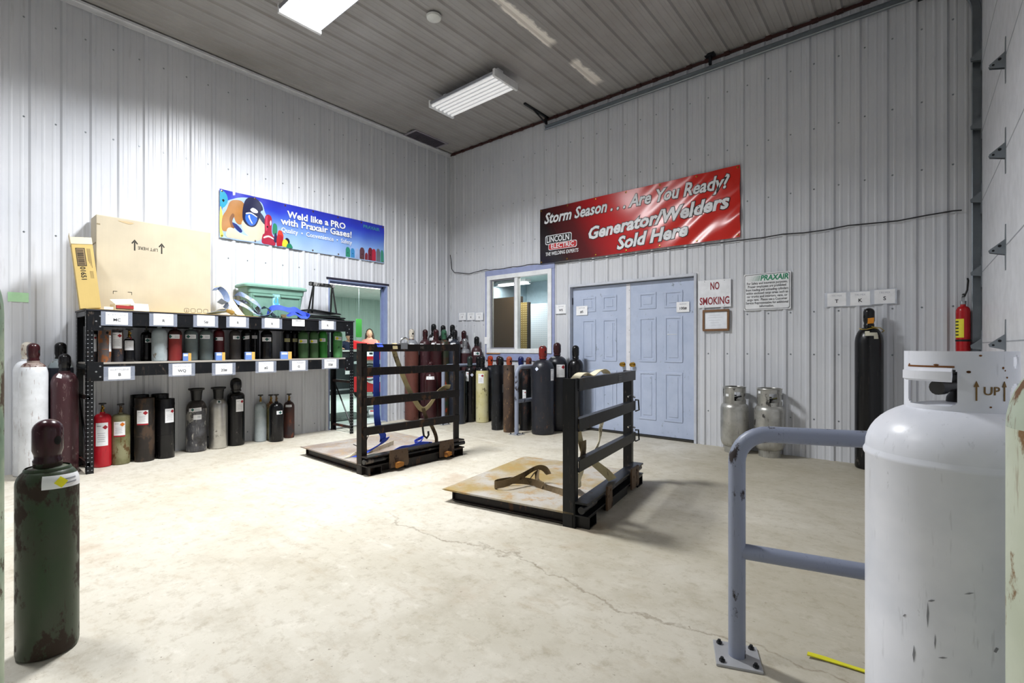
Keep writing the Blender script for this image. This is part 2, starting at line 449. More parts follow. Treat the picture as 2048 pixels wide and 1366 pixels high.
# screws on the wall sheets
def screws(name, frame, spots):
    mb = MB()
    for u, v in spots: mb.lathe([(.009, 0), (.009, .003), (.005, .006), (0, .006)], 6, mw=frame @ Matrix.Translation((u, v, 0)))
    return struct(mb.build(name, GALV))
sp = []
for k in range(31):
    u = 2.536-.2216*11+.2216*k+.055
    for v in (.42, 1.12, 1.58, 2.9, 3.55, 4.25):
        if .03 < u < 6.95 and not (PX0-.1 < u < PX1+.1 and v < 2.2) and not (WX0-.1 < u < WX1+.1 and 1 < v < 2.5) and not (2.0 < u < 5 and 2.4 < v < 3.4): sp.append((u, v))
screws('trim_4', fb(0, 0), sp)
sp = []
for k in range(37):
    u = -.104-.2235*k-.06
    for v in (.12, 1.05, 2.3, 3.4, 4.35):
        if u > -8 and not (DY0-.1 < u < DY1+.1 and v < 2.4) and not (-3.9 < u < -1.4 and 2.5 < v < 3.2): sp.append((u, v))
screws('trim_5', fl(0, 0), sp)

# ------------------------------------------------------------------ doorway in the left wall
mb = MB()
mb.box((-.14, DY0-.02, 0), (.03, DY0, DZ)).box((-.14, DY1, 0), (.03, DY1+.02, DZ)).box((-.14, DY0-.02, DZ), (.03, DY1+.02, DZ+.02))
fr = struct(mb.build('door_3', plain('doorway frame paint', '#8f9cc4', .45)))
mb = MB().box((-.07, DY0, 0), (-.055, DY0+.03, DZ)).box((-.07, DY1-.03, 0), (-.055, DY1, DZ)).box((-.07, DY0, DZ-.03), (-.055, DY1, DZ))
mb.build('door_stop', plain('doorway stop paint', '#7f8bb4', .45), fr)
MB().box((.02, DY0-.05, DZ+.015), (.034, DY1+.05, DZ+.045)).build('header_flashing', plain('dark flashing', '#2c2a3a', .4), fr)
MB().box((.004, DY0-.055, 0), (.026, DY0-.02, DZ+.02)).box((.004, DY1+.02, 0), (.026, DY1+.06, DZ+.03)).build('side_flashing', TRIMW, fr)
MB().box((-.16, DY0, 0), (.03, DY1, .018)).build('threshold', plain('threshold strip', '#c9cdd0', .4, .5), fr)

# office seen through the doorway
OFW = mat_panel('office panel', '#bac9c3', '#aebdb7', 0)
ff = Matrix(((0, 0, 1, -6.0), (1, 0, 0, 0), (0, 1, 0, 0), (0, 0, 0, 1)))
corr('wall_far', ff, -4.5, 3.2, 0, 2.62, .05, .2235, OFW)
OFF = plain('office wall paint', '#cfdad4', .6)
struct(MB().box((-6.05, 3.2, 0), (-.14, 3.25, 2.62)).build('wall_far_right', OFF))
struct(MB().box((-6.05, -4.55, 0), (-.14, -4.5, 2.62)).build('wall_far_left', OFF))
struct(MB().box((-6.05, -4.5, 2.62), (-.14, 3.2, 2.68)).build('ceiling.001', plain('office ceiling', '#dfe6e2', .7)))
struct(MB().box((-6.05, -4.55, -.12), (-.02, 3.25, 0)).build('floor.001', plain('office floor', '#d5e0dc', .35)))
struct(MB().box((-.16, -4.5, 0), (-.14, DY0-.02, 2.62)).box((-.16, DY1+.02, 0), (-.14, 3.2, 2.62)).box((-.16, DY0-.02, DZ+.02), (-.14, DY1+.02, 2.62)).build('wall_near', OFF))

# ------------------------------------------------------------------ store room seen through the window
STW = plain('store wall paint', '#b4c6d0', .6)
struct(MB().box((0, 2.2, 0), (5.0, 2.25, 2.6)).box((0, .12, 0), (.04, 2.2, 2.6)).box((5.0, .12, 0), (5.05, 2.2, 2.6)).build('wall_store', STW))
struct(MB().box((0, .1, 2.6), (5.05, 2.25, 2.65)).build('ceiling.002', plain('store ceiling', '#d8ebe4', .7)))
struct(MB().box((0, .02, -.12), (5.05, 2.25, 0)).build('floor.002', plain('store floor', '#9a948a', .6)))
struct(MB().box((0, .1, 0), (WX0, .12, 2.6)).box((WX1, .1, 0), (PX0, .12, 2.6)).box((WX0, .1, 0), (WX1, .12, WZ0)).box((WX0, .1, WZ1), (WX1, .12, 2.6)).box((PX0, .12, 0), (5, .14, 2.6)).build('wall_inner', STW))

# window_1 : lavender surround, white vinyl slider, glass
w = struct(MB().box((WX0-.045, -.036, WZ1+.0), (WX1+.055, .02, WZ1+.09)).box((WX0-.045, -.032, WZ0-.12), (WX1+.055, .02, WZ0-.01)).box((WX0-.045, -.03, WZ0-.01), (WX0, .02, WZ1)).box((WX1, -.03, WZ0-.01), (WX1+.05, .02, WZ1)).build('window_1', LAV, bevel=.003))
mb = MB(); t = .07
mb.box((WX0, -.045, WZ0), (WX1, .06, WZ0+t)).box((WX0, -.045, WZ1-t), (WX1, .06, WZ1)).box((WX0, -.045, WZ0+t), (WX0+t, .06, WZ1-t)).box((WX1-t, -.045, WZ0+t), (WX1, .06, WZ1-t))
mb.build('vinyl_frame', WHITE, w, bevel=.004)
MX = 1.565
MB().box((MX-.03, -.035, WZ0+t), (MX+.03, .05, WZ1-t)).build('meeting_stile', WHITE, w, bevel=.003)
mb = MB(); a, b, c, d = WX0+t, MX-.03, WZ0+t, WZ1-t; q = .022
mb.box((a, -.02, c), (b, 0, c+q)).box((a, -.02, d-q), (b, 0, d)).box((a, -.02, c+q), (a+q, 0, d-q)).box((b-q, -.02, c+q), (b, 0, d-q))
mb.build('screen_frame', plain('grey sash', '#8d8d98', .4), w)
MB().box((a+q, -.012, c+q), (b-q, -.011, d-q)).build('insect_screen', SCREEN, w)
MB().box((a, .02, c), (b, .025, d)).box((MX+.03, .02, c), (WX1-t, .025, d)).build('glass_pane', GLASS, w)
MB().box((WX0-.01, -.050, WZ0-.013), (WX0+.30, -.033, WZ0-.002)).build('sill_strip', plain('orange brown strip', '#c08a50', .6), w)
# cable above, pegboards behind
def peg(name, label, x0, x1, y, z0, z1, mat, turn=0):
    r = thing(name, label, 'pegboard', (x0, y, z0), R(turn))
    MB().box((0, 0, 0), (x1-x0, z1-z0, .012)).build('board', mat, r, mw=Matrix(((1,0,0,0),(0,0,-1,0),(0,1,0,0),(0,0,0,1))))
    for u in (-.03, x1-x0): MB().box((u, -.02, -z0), (u+.03, .05, z1-z0)).build('upright', plain('pegboard upright', '#3a332e', .6), r)
    return r
peg('pegboard_rack', 'dark brown pegboard display rack behind the left window pane', .08, 1.02, .75, .3, 2.12, mat_peg('brown pegboard', '#8a6d4e', '#2a2018'))
peg('pegboard_rack', 'narrow yellowish pegboard end panel behind the right window pane', 1.07, 1.22, .72, .3, 2.0, mat_peg('tan pegboard', '#8a7440', '#e8dcae'))
peg('pegboard_rack', 'pale blue grey pegboard wall panel deep behind the right window pane', .3, 2.6, 1.5, .3, 2.05, mat_peg('pale pegboard', '#aab2bb', '#7f8e98'))

# ------------------------------------------------------------------ double door
f = struct(MB().box((PX0-.03, -.03, 0), (PX0, .10, PZ+.03)).box((PX1, -.03, 0), (PX1+.03, .10, PZ+.03)).box((PX0, -.03, PZ), (PX1, .10, PZ+.03)).build('trim_6', plain('door frame paint', '#c8ccd6', .4), bevel=.002))
struct(MB().box((PX0, .0, 0), (PX1, .10, .022)).build('trim_7', plain('dark sill', '#2c2a24', .5)))
struct(MB().box((PX1+.03, -.004, 0), (PX1+.055, .0, PZ+.05)).box((PX0-.055, -.004, 0), (PX0-.03, .0, PZ+.05)).build('trim_8', TRIMW))
def leaf(name, x0, x1, knobx, hingex):
    W = x1-x0; Hh = PZ-.04
    o = MB().box((0, 0, 0), (W, .044, Hh)).build(name, DOORB, loc=(x0, .045, .03)); struct(o)
    mb = MB()
    cols = ((.16, W/2-.055), (W/2+.055, W-.16))
    rows = ((.20, .84), (.97, 1.57), (1.68, 1.90))
    for a, b in cols:
        for c, d in rows:
            q = .028
            for (x, y, z, u) in ((a, b, c, c+q), (a, b, d-q, d)): mb.box((x, -.008, z), (y, .001, u))
            for (x, y) in ((a, a+q), (b-q, b)): mb.box((x, -.008, c+q), (y, .001, d-q))
            mb.prism([(a+.06, c+.06), (b-.06, c+.06), (b-.06, d-.06), (a+.06, d-.06)], 0, .007, mw=Matrix(((1,0,0,0),(0,0,-1,.001),(0,1,0,0),(0,0,0,1))))
    mb.build('panel_moulding', DOORB, o, bevel=.003)
    kn = MB().lathe([(0, 0), (.033, 0), (.033, .006), (.014, .010), (.012, .03), (.026, .042), (.031, .055), (.026, .067), (0, .072)], 20, mw=Matrix(((1,0,0,knobx),(0,0,-1,0),(0,1,0,.93),(0,0,0,1))))
    kn.build('door_knob', BRASS, o)
    for z in (.25, 1.0, 1.8):
        MB().cyl((hingex, -.008, z), (hingex, -.008, z+.10), .008, n=8).build('hinge', plain('dark hinge', '#3c3c44', .4, .6), o)
    return o
leaf('door_1', PX0+.006, 3.485, .82, -.002); d2 = leaf('door_2', 3.50, PX1-.006, .075, .914+.002)
mb = MB().box((-.028, -.006, .0), (.032, -.001, PZ-.045))
for z in (.2, .5, .8, 1.1, 1.4, 1.7, 1.95): mb.lathe([(.006, 0), (.004, .003), (0, .003)], 6, mat=1, mw=Matrix(((1,0,0,.018),(0,0,-1,-.006),(0,1,0,z),(0,0,0,1))))
mb.build('astragal', [plain('astragal strip', '#e2e3ea', .35), GALV], d2)
MB().box((.55, -.0095, 1.33), (.68, -.0005, 1.335)).prism(smoothpoly([(.55, 1.335), (.61, 1.325), (.68, 1.335), (.62, 1.35)]), 0, .003, mw=Matrix(((1,0,0,0),(0,0,-1,-.0005),(0,1,0,0),(0,0,0,1)))).build('bare_patch', WHITE, d2)

# ------------------------------------------------------------------ overhead door at the right
gd = struct(MB().box((6.985, -5.4, .0), (7.02, -.16, 4.45)).build('door_4', plain('white door skin', '#e8eaf0', .4)))
mb = MB()
for z in (.62, 1.237, 1.86, 2.49, 3.1, 3.7, 4.3): mb.box((6.9835, -5.4, z-.004), (6.986, -.16, z+.004))
mb.build('section_joint', plain('grey joint line', '#a9adb5', .5), gd)
def hinge(y, z):
    mw = Matrix(((0, 0, -1, 6.985), (1, 0, 0, y), (0, 1, 0, z), (0, 0, 0, 1)))
    mb = MB()
    mb.prism([(-.008, -.15), (.012, -.15), (.022, -.06), (.03, -.045), (.03, .045), (.022, .06), (.012, .15), (-.008, .15)], 0, .004, mw=mw)
    m2 = Matrix(((1, 0, 0, 0), (0, 1, 0, y), (0, 0, 1, z), (0, 0, 0, 1)))
    mb.prism([(6.983, .055), (6.983, -.05), (6.91, -.03), (6.905, -.012)], -.012, -.006, mw=m2 @ Matrix(((1,0,0,0),(0,0,1,0),(0,1,0,0),(0,0,0,1))))
    mb.prism([(6.983, .055), (6.983, -.05), (6.91, -.03), (6.905, -.012)], .020, .026, mw=m2 @ Matrix(((1,0,0,0),(0,0,1,0),(0,1,0,0),(0,0,0,1))))
    mb.cyl((6.955, y-.016, z+.01), (6.955, y+.03, z+.01), .009, n=10, mat=1)
    mb.cyl((6.925, y-.014, z-.018), (6.925, y+.026, z-.018), .007, n=10, mat=1)
    return mb.build('door_hinge', [GALV, plain('dark bolt', '#24262a', .5, .5)], gd)
for z in (1.23, 1.85, 2.48, 3.07, 3.67): hinge(-1.611, z)

tr = thing('door_track', 'galvanised steel track of the overhead door running up the corner and along under the ceiling', 'track', (0, 0, 0))
def cprof(pts, name):
    mb = MB(); up = Vector((0, -1, 0)); P = [Vector(p) for p in pts]
    vs = []; k = len(P)
    for i, p in enumerate(P):
        t = (P[min(i+1, k-1)]-P[max(i-1, 0)]).normalized(); s = up.cross(t).normalized()
        for (a, b) in ((-.032, .03), (-.032, 0), (.032, 0), (.032, .03), (.026, .034), (.026, .006), (-.026, .006), (-.026, .034)):
            vs.append(p+s*a+up*b)
    fs = []
    for i in range(k-1):
        for j in range(8): fs.append((i*8+j, i*8+(j+1) % 8, i*8+8+(j+1) % 8, i*8+8+j))
    fs += [tuple(range(8))[::-1], tuple(range(8*k-8, 8*k))]
    mb.add(vs, fs, 0); return mb.build(name, GALV, tr)
arc = [(6.955-.34*(1-math.cos(a)), -.06, 4.215+.34*math.sin(a)) for a in [i*PI/2/10 for i in range(11)]]
cprof([(6.955, -.06, .02)]+[(6.955, -.06, z) for z in (1, 2, 3, 4)]+arc+[(x, -.06, 4.555) for x in (6.0, 5, 4, 3, 2.17)], 'rail')
mb = MB()
for z in (.6, 1.55, 2.15, 2.8, 3.4): mb.box((6.945, -.058, z), (6.983, -.04, z+.05))
mb.build('jamb_bracket', GALV, tr)
DK = plain('dark angle iron', '#22252a', .45, .5)
mb = MB().box((2.19, -.10, 4.60), (2.22, -.07, 4.72)).box((2.19, -.62, 4.70), (2.22, -.04, 4.724))
mb.cyl((2.205, -.09, 4.61), (2.205, -.42, 4.71), .012, n=8)
mb.build('hanger', DK, tr)
MB().box((4.62, -.10, 4.6), (4.65, -.07, 4.72)).box((4.58, -.13, 4.70), (4.69, -.05, 4.724)).build('hanger', DK, tr)
MB().box((6.55, -.14, 4.5), (6.98, -.05, 4.56)).box((6.90, -.16, 4.44), (6.98, -.05, 4.66)).cyl((6.62, -.12, 4.70), (6.98, -.12, 4.56), .012, n=8).build('bearing_bracket', DK, tr)
for z in (1.218, 1.87, 2.522, 3.175, 3.782):
    mb = MB().prism([(6.983, .06), (6.983, -.045), (6.915, -.03), (6.91, -.005)], -.155, -.149, mw=Matrix(((1,0,0,0),(0,0,1,0),(0,1,0,z),(0,0,0,1))))
    mb.prism([(6.983, .06), (6.983, -.045), (6.915, -.03), (6.91, -.005)], -.128, -.122, mw=Matrix(((1,0,0,0),(0,0,1,0),(0,1,0,z),(0,0,0,1))))
    mb.cyl((6.925, -.16, z-.01), (6.925, -.095, z-.01), .012, n=12).box((6.978, -.16, z-.14), (6.984, -.13, z+.13))
    mb.build('roller_hinge', GALV, tr)

# ------------------------------------------------------------------ ceiling things
def fixture(label, x, y, lit):
    r = thing('ceiling_light', label, 'light', (x, y, CEIL-.02))
    L, Wd = 1.22, .43; z = -.15
    mb = MB().box((-L/2, -Wd/2, z), (L/2, Wd/2, z+.012))
    for e in (-1, 1): mb.box((e*L/2-.035 if e > 0 else e*L/2, -Wd/2-.01, z-.06), (e*L/2 if e > 0 else e*L/2+.035, Wd/2+.01, z+.035))
    mb.build('housing', WHITE, r, bevel=.004)
    mb = MB()
    for i in range(7):
        y0 = -Wd/2+i*Wd/6
        mb.prism([(y0-.014, z-.001), (y0+.014, z-.001), (y0+.002, z-.026), (y0-.002, z-.026)], -L/2+.035, L/2-.035, mw=Matrix(((0,0,1,0),(1,0,0,0),(0,1,0,0),(0,0,0,1))))
    mb.build('reflector', plain('grey reflector', '#8e9096', .25, .3), r)
    for i in range(6):
        y0 = -Wd/2+(i+.5)*Wd/6
        MB().cyl((-L/2+.035, y0, z-.032), (L/2-.035, y0, z-.032), .019, n=10).build('tube', TUBE if lit > 72.0 else TUBEDIM, r)
    MB().box((-L/2+.10, -.05, z+.012), (-L/2+.16, .05, .0)).box((L/2-.16, -.05, z+.012), (L/2-.10, .05, .0)).box((-.2, -.08, z+.012), (.2, .08, z+.07)).build('mounting_bracket', WHITE, r)
    if lit:
        ld = bpy.data.lights.new('lamp', 'AREA'); ld.shape = 'RECTANGLE'; ld.size = L-.1; ld.size_y = Wd; ld.energy = lit; ld.spread = R(150); ld.color = (.97, .985, 1.0)
        lo = bpy.data.objects.new('lamp', ld); COL.objects.link(lo); lo.parent = r; lo.location = (0, 0, z-.064)
    return r
fixture('dim white six tube ceiling light fixture nearest the corner', 2.0, -1.49, 0)
fixture('lit six tube ceiling light fixture over the middle of the room', 2.3, -3.68, HALL_W)
fixture('added six tube fill light fixture, unseen, towards the front of the room', 2.3, -6.5, HALL_FILL_W)  # added out of view as weak fill for left wall and foreground
r = thing('ceiling_speaker_cover', 'round white cover plate on the ceiling', 'cover', (2.61, -2.68, CEIL-.022))
MB().lathe([(0, -.03), (.06, -.03), (.075, -.02), (.08, 0)], 28).build('plate', plain('cover white', '#d7d9d6', .4), r)
r = thing('ceiling_vent', 'dark louvred vent on the ceiling in the far corner', 'vent', (.2, -.75, CEIL-.022))
MB().box((-.16, -.36, -.012), (.16, -.32, 0)).box((-.16, .32, -.012), (.16, .36, 0)).box((-.16, -.32, -.012), (-.13, .32, 0)).box((.13, -.32, -.012), (.16, .32, 0)).build('frame', plain('vent frame', '#8f8b94', .4), r)
mb = MB()
for i in range(22): mb.box((-.13, -.31+i*.0285, -.014), (.13, -.31+i*.0285+.012, -.004))
mb.build('louvre', plain('vent louvre', '#4a4652', .5), r)
# office and store room lights
def strip(label, x, y, z, L, Wt, along, col=(.86, 1, .95)):
    r = thing('strip_light', label, 'light', (x, y, z), 0 if along == 'x' else PI/2)
    MB().box((-L/2, -.09, -.05), (L/2, .09, 0)).build('housing', WHITE, r)
    MB().cyl((-L/2+.03, -.04, -.065), (L/2-.03, -.04, -.065), .013, n=10).cyl((-L/2+.03, .04, -.065), (L/2-.03, .04, -.065), .013, n=10).build('tube', TUBE, r)
    ld = bpy.data.lights.new('lamp', 'AREA'); ld.shape = 'RECTANGLE'; ld.size = L; ld.size_y = .15; ld.energy = Wt; ld.color = col
    lo = bpy.data.objects.new('lamp', ld); COL.objects.link(lo); lo.parent = r; lo.location = (0, 0, -.085)
strip('strip light on the office ceiling seen at the top of the open doorway', -3.0, -.5, 2.62, 2.4, OFFICE_W, 'y')
strip('strip light in the office near the far right end', -3.0, 1.9, 2.62, 1.2, OFFICE_W*.5, 'x')
strip('strip light behind the upper left window pane', .48, 1.2, 2.5, .75, STORE_W, 'x', (.95, 1, 1))
strip('added fill strip light, unseen on the store room ceiling above the window', 1.5, .42, 2.6, 1.0, STORE_W*1.0, 'x', (1, .97, .9))  # added lamp, out of sight, brightens the front of the brown pegboard
# ------------------------------------------------------------------ gas cylinders
def rfun(prof):
    pr = sorted(prof, key=lambda p: p[1])
    def f(z):
        for (a, x), (b, y) in zip(pr, pr[1:]):
            if x <= z <= y and y > x: return a+(b-a)*(z-x)/(y-x)
        return pr[-1][0]
    return f
def patch(mb, rf, ac, zc, wa, hz, shape='rect', off=.0012, mat=0, n=8, tilt=0.0):
    """thin sticker following the body: angle ac, height zc, half angle wa, half height hz"""
    vs = []; fs = []
    def P(u, v):
        z = zc+v*hz+tilt*u; a = ac+u*wa; r = rf(z)+off
        return (r*math.cos(a), r*math.sin(a), z)
    if shape == 'rect': g = [[P(2*i/n-1, 2*j/n-1) for i in range(n+1)] for j in range(n+1)]
    elif shape == 'diamond': g = [[P((i-j)/n, (i+j)/n-1) for i in range(n+1)] for j in range(n+1)]
    else:
        g = [[P(.999*math.cos(2*PI*i/n)*j/4+1e-4*j, math.sin(2*PI*i/n)*j/4) for i in range(n+1)] for j in range(1, 5)]
        fs.append(tuple(range(n)))
    w = len(g[0])
    for row in g: vs += row
    for j in range(len(g)-1):
        for i in range(w-1): fs.append((j*w+i, j*w+i+1, j*w+w+i+1, j*w+w+i))
    mb.add(vs, fs, mat, True); return mb
def dome(r, z0, h, r1=0.0, n=9, p=1.0):
    out = []
    for i in range(n+1):
        a = i/n*PI/2; out.append((r1+(r-r1)*math.cos(a)**p, z0+h*math.sin(a)))
    if r1 == 0: out[-1] = (0, z0+h)
    return out
def facing(x, y): return math.atan2(CAM.y-y, CAM.x-x)
def sticker(root, rf, st, r):
    ac, zc, w, h, dia = st[:5]; opt = st[5] if len(st) > 5 else {}
    ac = R(ac); wa = w/2/r
    mb = MB(); patch(mb, rf, ac, zc, wa, h/2, tilt=opt.get('tilt', 0))
    if opt.get('bare'): pass
    elif h > .07:
        for k in range(5):
            patch(mb, rf, ac-wa*.1, zc+h*(.05-.09*k), wa*(.62-.1*(k % 2)), h*.008, off=.002, mat=1, n=4)
        patch(mb, rf, ac-wa*.45, zc+h*.36, wa*.35, h*.015, off=.002, mat=1, n=4)
    else:
        for k in (-1, 1): patch(mb, rf, ac+(wa*.35 if not opt.get('dx') else -opt['dx']*wa*.6), zc+k*h*.15, wa*.38, h*.05, off=.002, mat=1, n=4)
    o = mb.build('label', [opt.get('paper', PAPER), plain('grey print', '#9a9da6', .6)], root, fix=False)
    if dia:
        mb = MB(); dh = opt.get('dh', min(h*.40, w*.42))
        if h > .07: ca, cz, s = ac+wa*.52, zc+h*.30, min(w*.22, h*.17)
        else: ca, cz, s = ac+wa*opt.get('dx', -.35), zc, h*.44
        patch(mb, rf, ca, cz, s/r, s, 'diamond', off=.0032, mat=0)
        mb.build('hazard_diamond', dia, o, fix=False)
    if opt.get('foot'):
        mb = MB(); patch(mb, rf, ac, zc-h/2-.006, wa, .007, off=.002); mb.build('red_strip', DRED, o, fix=False)
def cap_part(root, z, ch, cm, rc=.045, hole=0, holes=True):
    prof = [(0, 0), (rc*.93, 0), (rc*.96, .012), (rc*.86, .02), (rc*.88, .034), (rc*1.0, .052)]+dome(rc, ch-rc*.95, rc*.95)
    o = MB().lathe(prof, 28, (0, 0, z)).build('cap', cm, root)
    if holes:
        rf = rfun([(a, z+b) for a, b in prof[5:]])
        for d in (0, 180):
            mb = MB(); patch(mb, rf, R(hole+d), z+ch*.52, .013/rc, .017, 'disc', off=.0008, n=16)
            mb.build('vent_hole', HOLE, o, fix=False)
    return o
def valve_part(root, z, s=1.0, wheel=True, mat=None):
    mat = mat or BRASS
    o = MB().lathe([(0, -.01), (.016*s, -.01), (.014*s, .03*s), (.011*s, .035*s), (.011*s, .07*s), (0, .07*s)], 14, (0, 0, z)).cyl((0, 0, z+.045*s), (.032*s, .012*s, z+.045*s), .009*s, n=10).cyl((0, 0, z+.03*s), (-.022*s, 0, z+.03*s), .007*s, n=8).build('valve', mat, root)
    if wheel: MB().lathe([(0, .07*s), (.012*s, .07*s), (.014*s, .082*s), (.034*s, .086*s), (.036*s, .094*s), (.03*s, .1*s), (0, .098*s)], 14, (0, 0, z)).build('hand_wheel', BLACK, o)
    return o
def gas(label, x, y, r, h, body, cap=None, kind='cap', z0=0.0, st=(), group=None, sh=None, shoulder=None, hole=25, face=None, ch=.165, rc=.045, name='gas_cylinder', valve=None, cat='gas cylinder', tilt=None):
    a0 = facing(x, y) if face is None else face
    t = thing(name, label, cat, (x, y, z0), a0, group)
    mats = [body]
    if shoulder: mats.append(shoulder[0])
    mf = (lambda z: 1 if z > shoulder[1] else 0) if shoulder else 0
    sh = sh or min(.14, r*1.25)
    base = [(0, .004), (r*.80, .004), (r*.86, 0), (r*.97, .006), (r, .02)]
    if kind == 'cap':
        hn = h-ch; prof = base+[(r, (hn-sh)*.25), (r, (hn-sh)*.5), (r, (hn-sh)*.75)]+dome(r, hn-sh, sh-.012, .038)+[(.038, hn), (0, hn)]
        MB().lathe(prof, 40, mat=mf).build('body', mats, t)
        MB().lathe([(.030, -.014), (.043, -.014), (.044, .004), (.030, .004)], 24, (0, 0, hn)).build('neck_ring', mats[-1], t)
        cap_part(t, hn+.002, ch, cap or BLK, rc, hole)
    elif kind == 'bottle':
        hn = h-.03; prof = base+[(r, (hn-sh)*.5)]+dome(r, hn-sh, sh-.02, .021)+[(.02, hn), (0, hn)]
        MB().lathe(prof, 32, mat=mf).build('body', mats, t)
        valve_part(t, hn, .55, False, plain('dull valve', '#6d6a5e', .45, .6))
    elif kind == 'valve':
        hn = h-.085; prof = base+[(r, (hn-sh)*.5)]+dome(r, hn-sh, sh-.015, .022)+[(.021, hn), (0, hn)]
        MB().lathe(prof, 36, mat=mf).build('body', mats, t)
        valve_part(t, hn, .9, True, valve)
    elif kind == 'guard':
        hg = .13; hn = h-hg; prof = base+[(r, (hn-sh)*.5)]+dome(r, hn-sh, sh-.015, .04)+[(.04, hn), (0, hn)]
        MB().lathe(prof, 36, mat=mf).build('body', mats, t)
        g = MB().lathe([(r*.50, -.012), (r*.52, .0), (r*.55, .06), (r*.62, .1), (r*.80, .108), (r*.82, .118), (r*.78, .126), (r*.60, .122), (r*.50, .09), (r*.46, 0)], 30, (0, 0, hn)).build('valve_guard', BLACK, t)
        valve_part(t, hn, .7, True, valve)
    elif kind in ('collar', 'square'):
        # acetylene: straight body, skirt at the top round the valve, foot band below
        hc = .11 if kind == 'collar' else .05; hb = h-hc
        prof = [(0, .03), (r*.8, .03), (r*.84, 0), (r*.965, 0), (r*.965, .055), (r, .062), (r, hb*.5), (r, hb-.02), (r*.985, hb), (r*.97, hb+.004), (r*.97, h), (r*.91, h), (r*.91, hb-.01), (r*.4, hb+.005), (0, hb+.01)]
        MB().lathe(prof, 40, mat=mf).build('body', mats, t)
        prof = [(r*.965, 0), (r*.965, .055), (r, .062), (r, hb-.02), (r*.97, hb+.004), (r*.97, h)]
        mb = MB(); patch(mb, rfun(prof), R(hole), h-hc*.5, .012/r, .014, 'disc', off=.001, n=14); mb.build('lifting_hole', HOLE, t, fix=False)
        MB().lathe([(r*.998, -.004), (r*1.012, 0), (r*.998, .004)], 40, (0, 0, hb*.48)).build('weld_seam', mats[0], t)
        if cap is not None: cap_part(t, hb, hc+.10, cap, rc, hole, False)
        else: valve_part(t, hb+.005, .7, False, valve)
    elif kind == 'propane':
        hn = h-ch; prof = base+[(r, (hn-sh)*.5)]+dome(r, hn-sh, sh-.01, .045)+[(.045, hn), (0, hn)]
        MB().lathe(prof, 44, mat=mf).build('body', mats, t)
        MB().lathe([(r*.998, -.006), (r*1.01, 0), (r*.998, .006)], 44, (0, 0, (hn-sh)*.66)).lathe([(r*.998, -.006), (r*1.008, 0), (r*.998, .006)], 44, (0, 0, .07)).build('weld_seam', mats[0], t)
        cap_part(t, hn, ch, cap or BLK, rc, hole)
    rf = rfun(prof)
    for s in st: sticker(t, rf, s, r)
    return t

c_white = paint('white cylinder paint', '#e2e5ea', '#6f4632', .06, .35, 16, '#cfd2d6'); c_brown = paint('maroon cylinder paint', '#402429', '#8a7a78', .04, .38, 24, '#3c2227')
c_redbr = paint('red brown cylinder paint', '#643a32', '#4a2a24', .22, .45, 10, '#58332c'); c_maroon = paint('dark maroon paint', '#3a1a1d', '#241214', .2, .3, 12, '#2f1518')
c_black = paint('black cylinder paint', '#0a0a0c', '#4a443f', .06, .26, 22, '#0e0e11'); c_dirty = paint('dirty black paint', '#0b0c10', '#5c5e64', .16, .42, 14, '#12141a')
c_green = paint('dark green cylinder paint', '#36402f', '#2e2218', .57, .36, 9, '#2d4029'); c_gcap = paint('purple brown cap paint', '#2c1016', '#6b5a60', .12, .22, 30, '#3a1620')
c_grey = paint('grey cylinder paint', '#24262e', '#5a4034', .05, .36, 14, '#1e2028'); c_dgrey = paint('slate cylinder paint', '#2a2f3b', '#4a433d', .2, .42, 14)
c_yel = paint('cream yellow paint', '#cfc9a2', '#4a3d22', .2, .4, 18, '#c6bd88'); c_rust = paint('rusty brown paint', '#4c3a2e', '#7a5f44', .30, .65, 18, '#3c2f27')
c_silver = paint('dull aluminium', '#b4b3b0', '#4a4642', .34, .34, 12, '#9c9b98', metal=.6); c_alu = paint('brushed aluminium', '#c9c8c4', '#77746f', .1, .28, 20, '#b5b3ae', metal=.85, streak=.3)
c_scuff = paint('scuffed grey metal', '#63646a', '#b8b5ae', .42, .42, 9, '#3c3a3a', metal=.4)
c_red = paint('bright red paint', '#c02030', '#7a1620', .06, .3, 14, '#b01c2a'); c_olive = paint('rusty olive paint', '#66633f', '#5d4626', .42, .5, 9, '#8a8868')
c_bred = paint('brick red paint', '#8c2f2c', '#5a2220', .06, .4, 14); c_lblue = paint('pale grey blue paint', '#b4bdc1', '#6e6350', .12, .4, 16, '#98a5aa')
c_ggrey = paint('greenish grey paint', '#6d7a7a', '#5f5d50', .06, .42, 16, '#616c6c'); c_bgreen = paint('bright green paint', '#378a36', '#27402a', .06, .38, 14, '#348633'); c_mgreen = paint('mid green paint', '#44683f', '#2c3a2a', .06, .42, 14)
c_smallrust = paint('mottled rust paint', '#5e524c', '#8a5430', .45, .6, 20, '#3e3f48'); c_smalldark = paint('mottled dark paint', '#33333a', '#6b5140', .42, .55, 22)
cp_maroon = paint('maroon cap paint', '#38161a', '#5a4444', .10, .25, 20); cp_black = paint('black cap paint', '#131316', '#3c3a3a', .08, .25, 20); cp_cream = paint('chipped cream cap', '#cfc8bb', '#6f3f30', .5, .45, 22)
cp_green = paint('green cap paint', '#3b6a50', '#243d30', .15, .25, 20); cp_orange = paint('orange cap paint', '#c8441c', '#6e2412', .2, .28, 20); cp_silver = paint('silver cap paint', '#a9abb0', '#5c5a5a', .12, .3, 20, metal=.6)
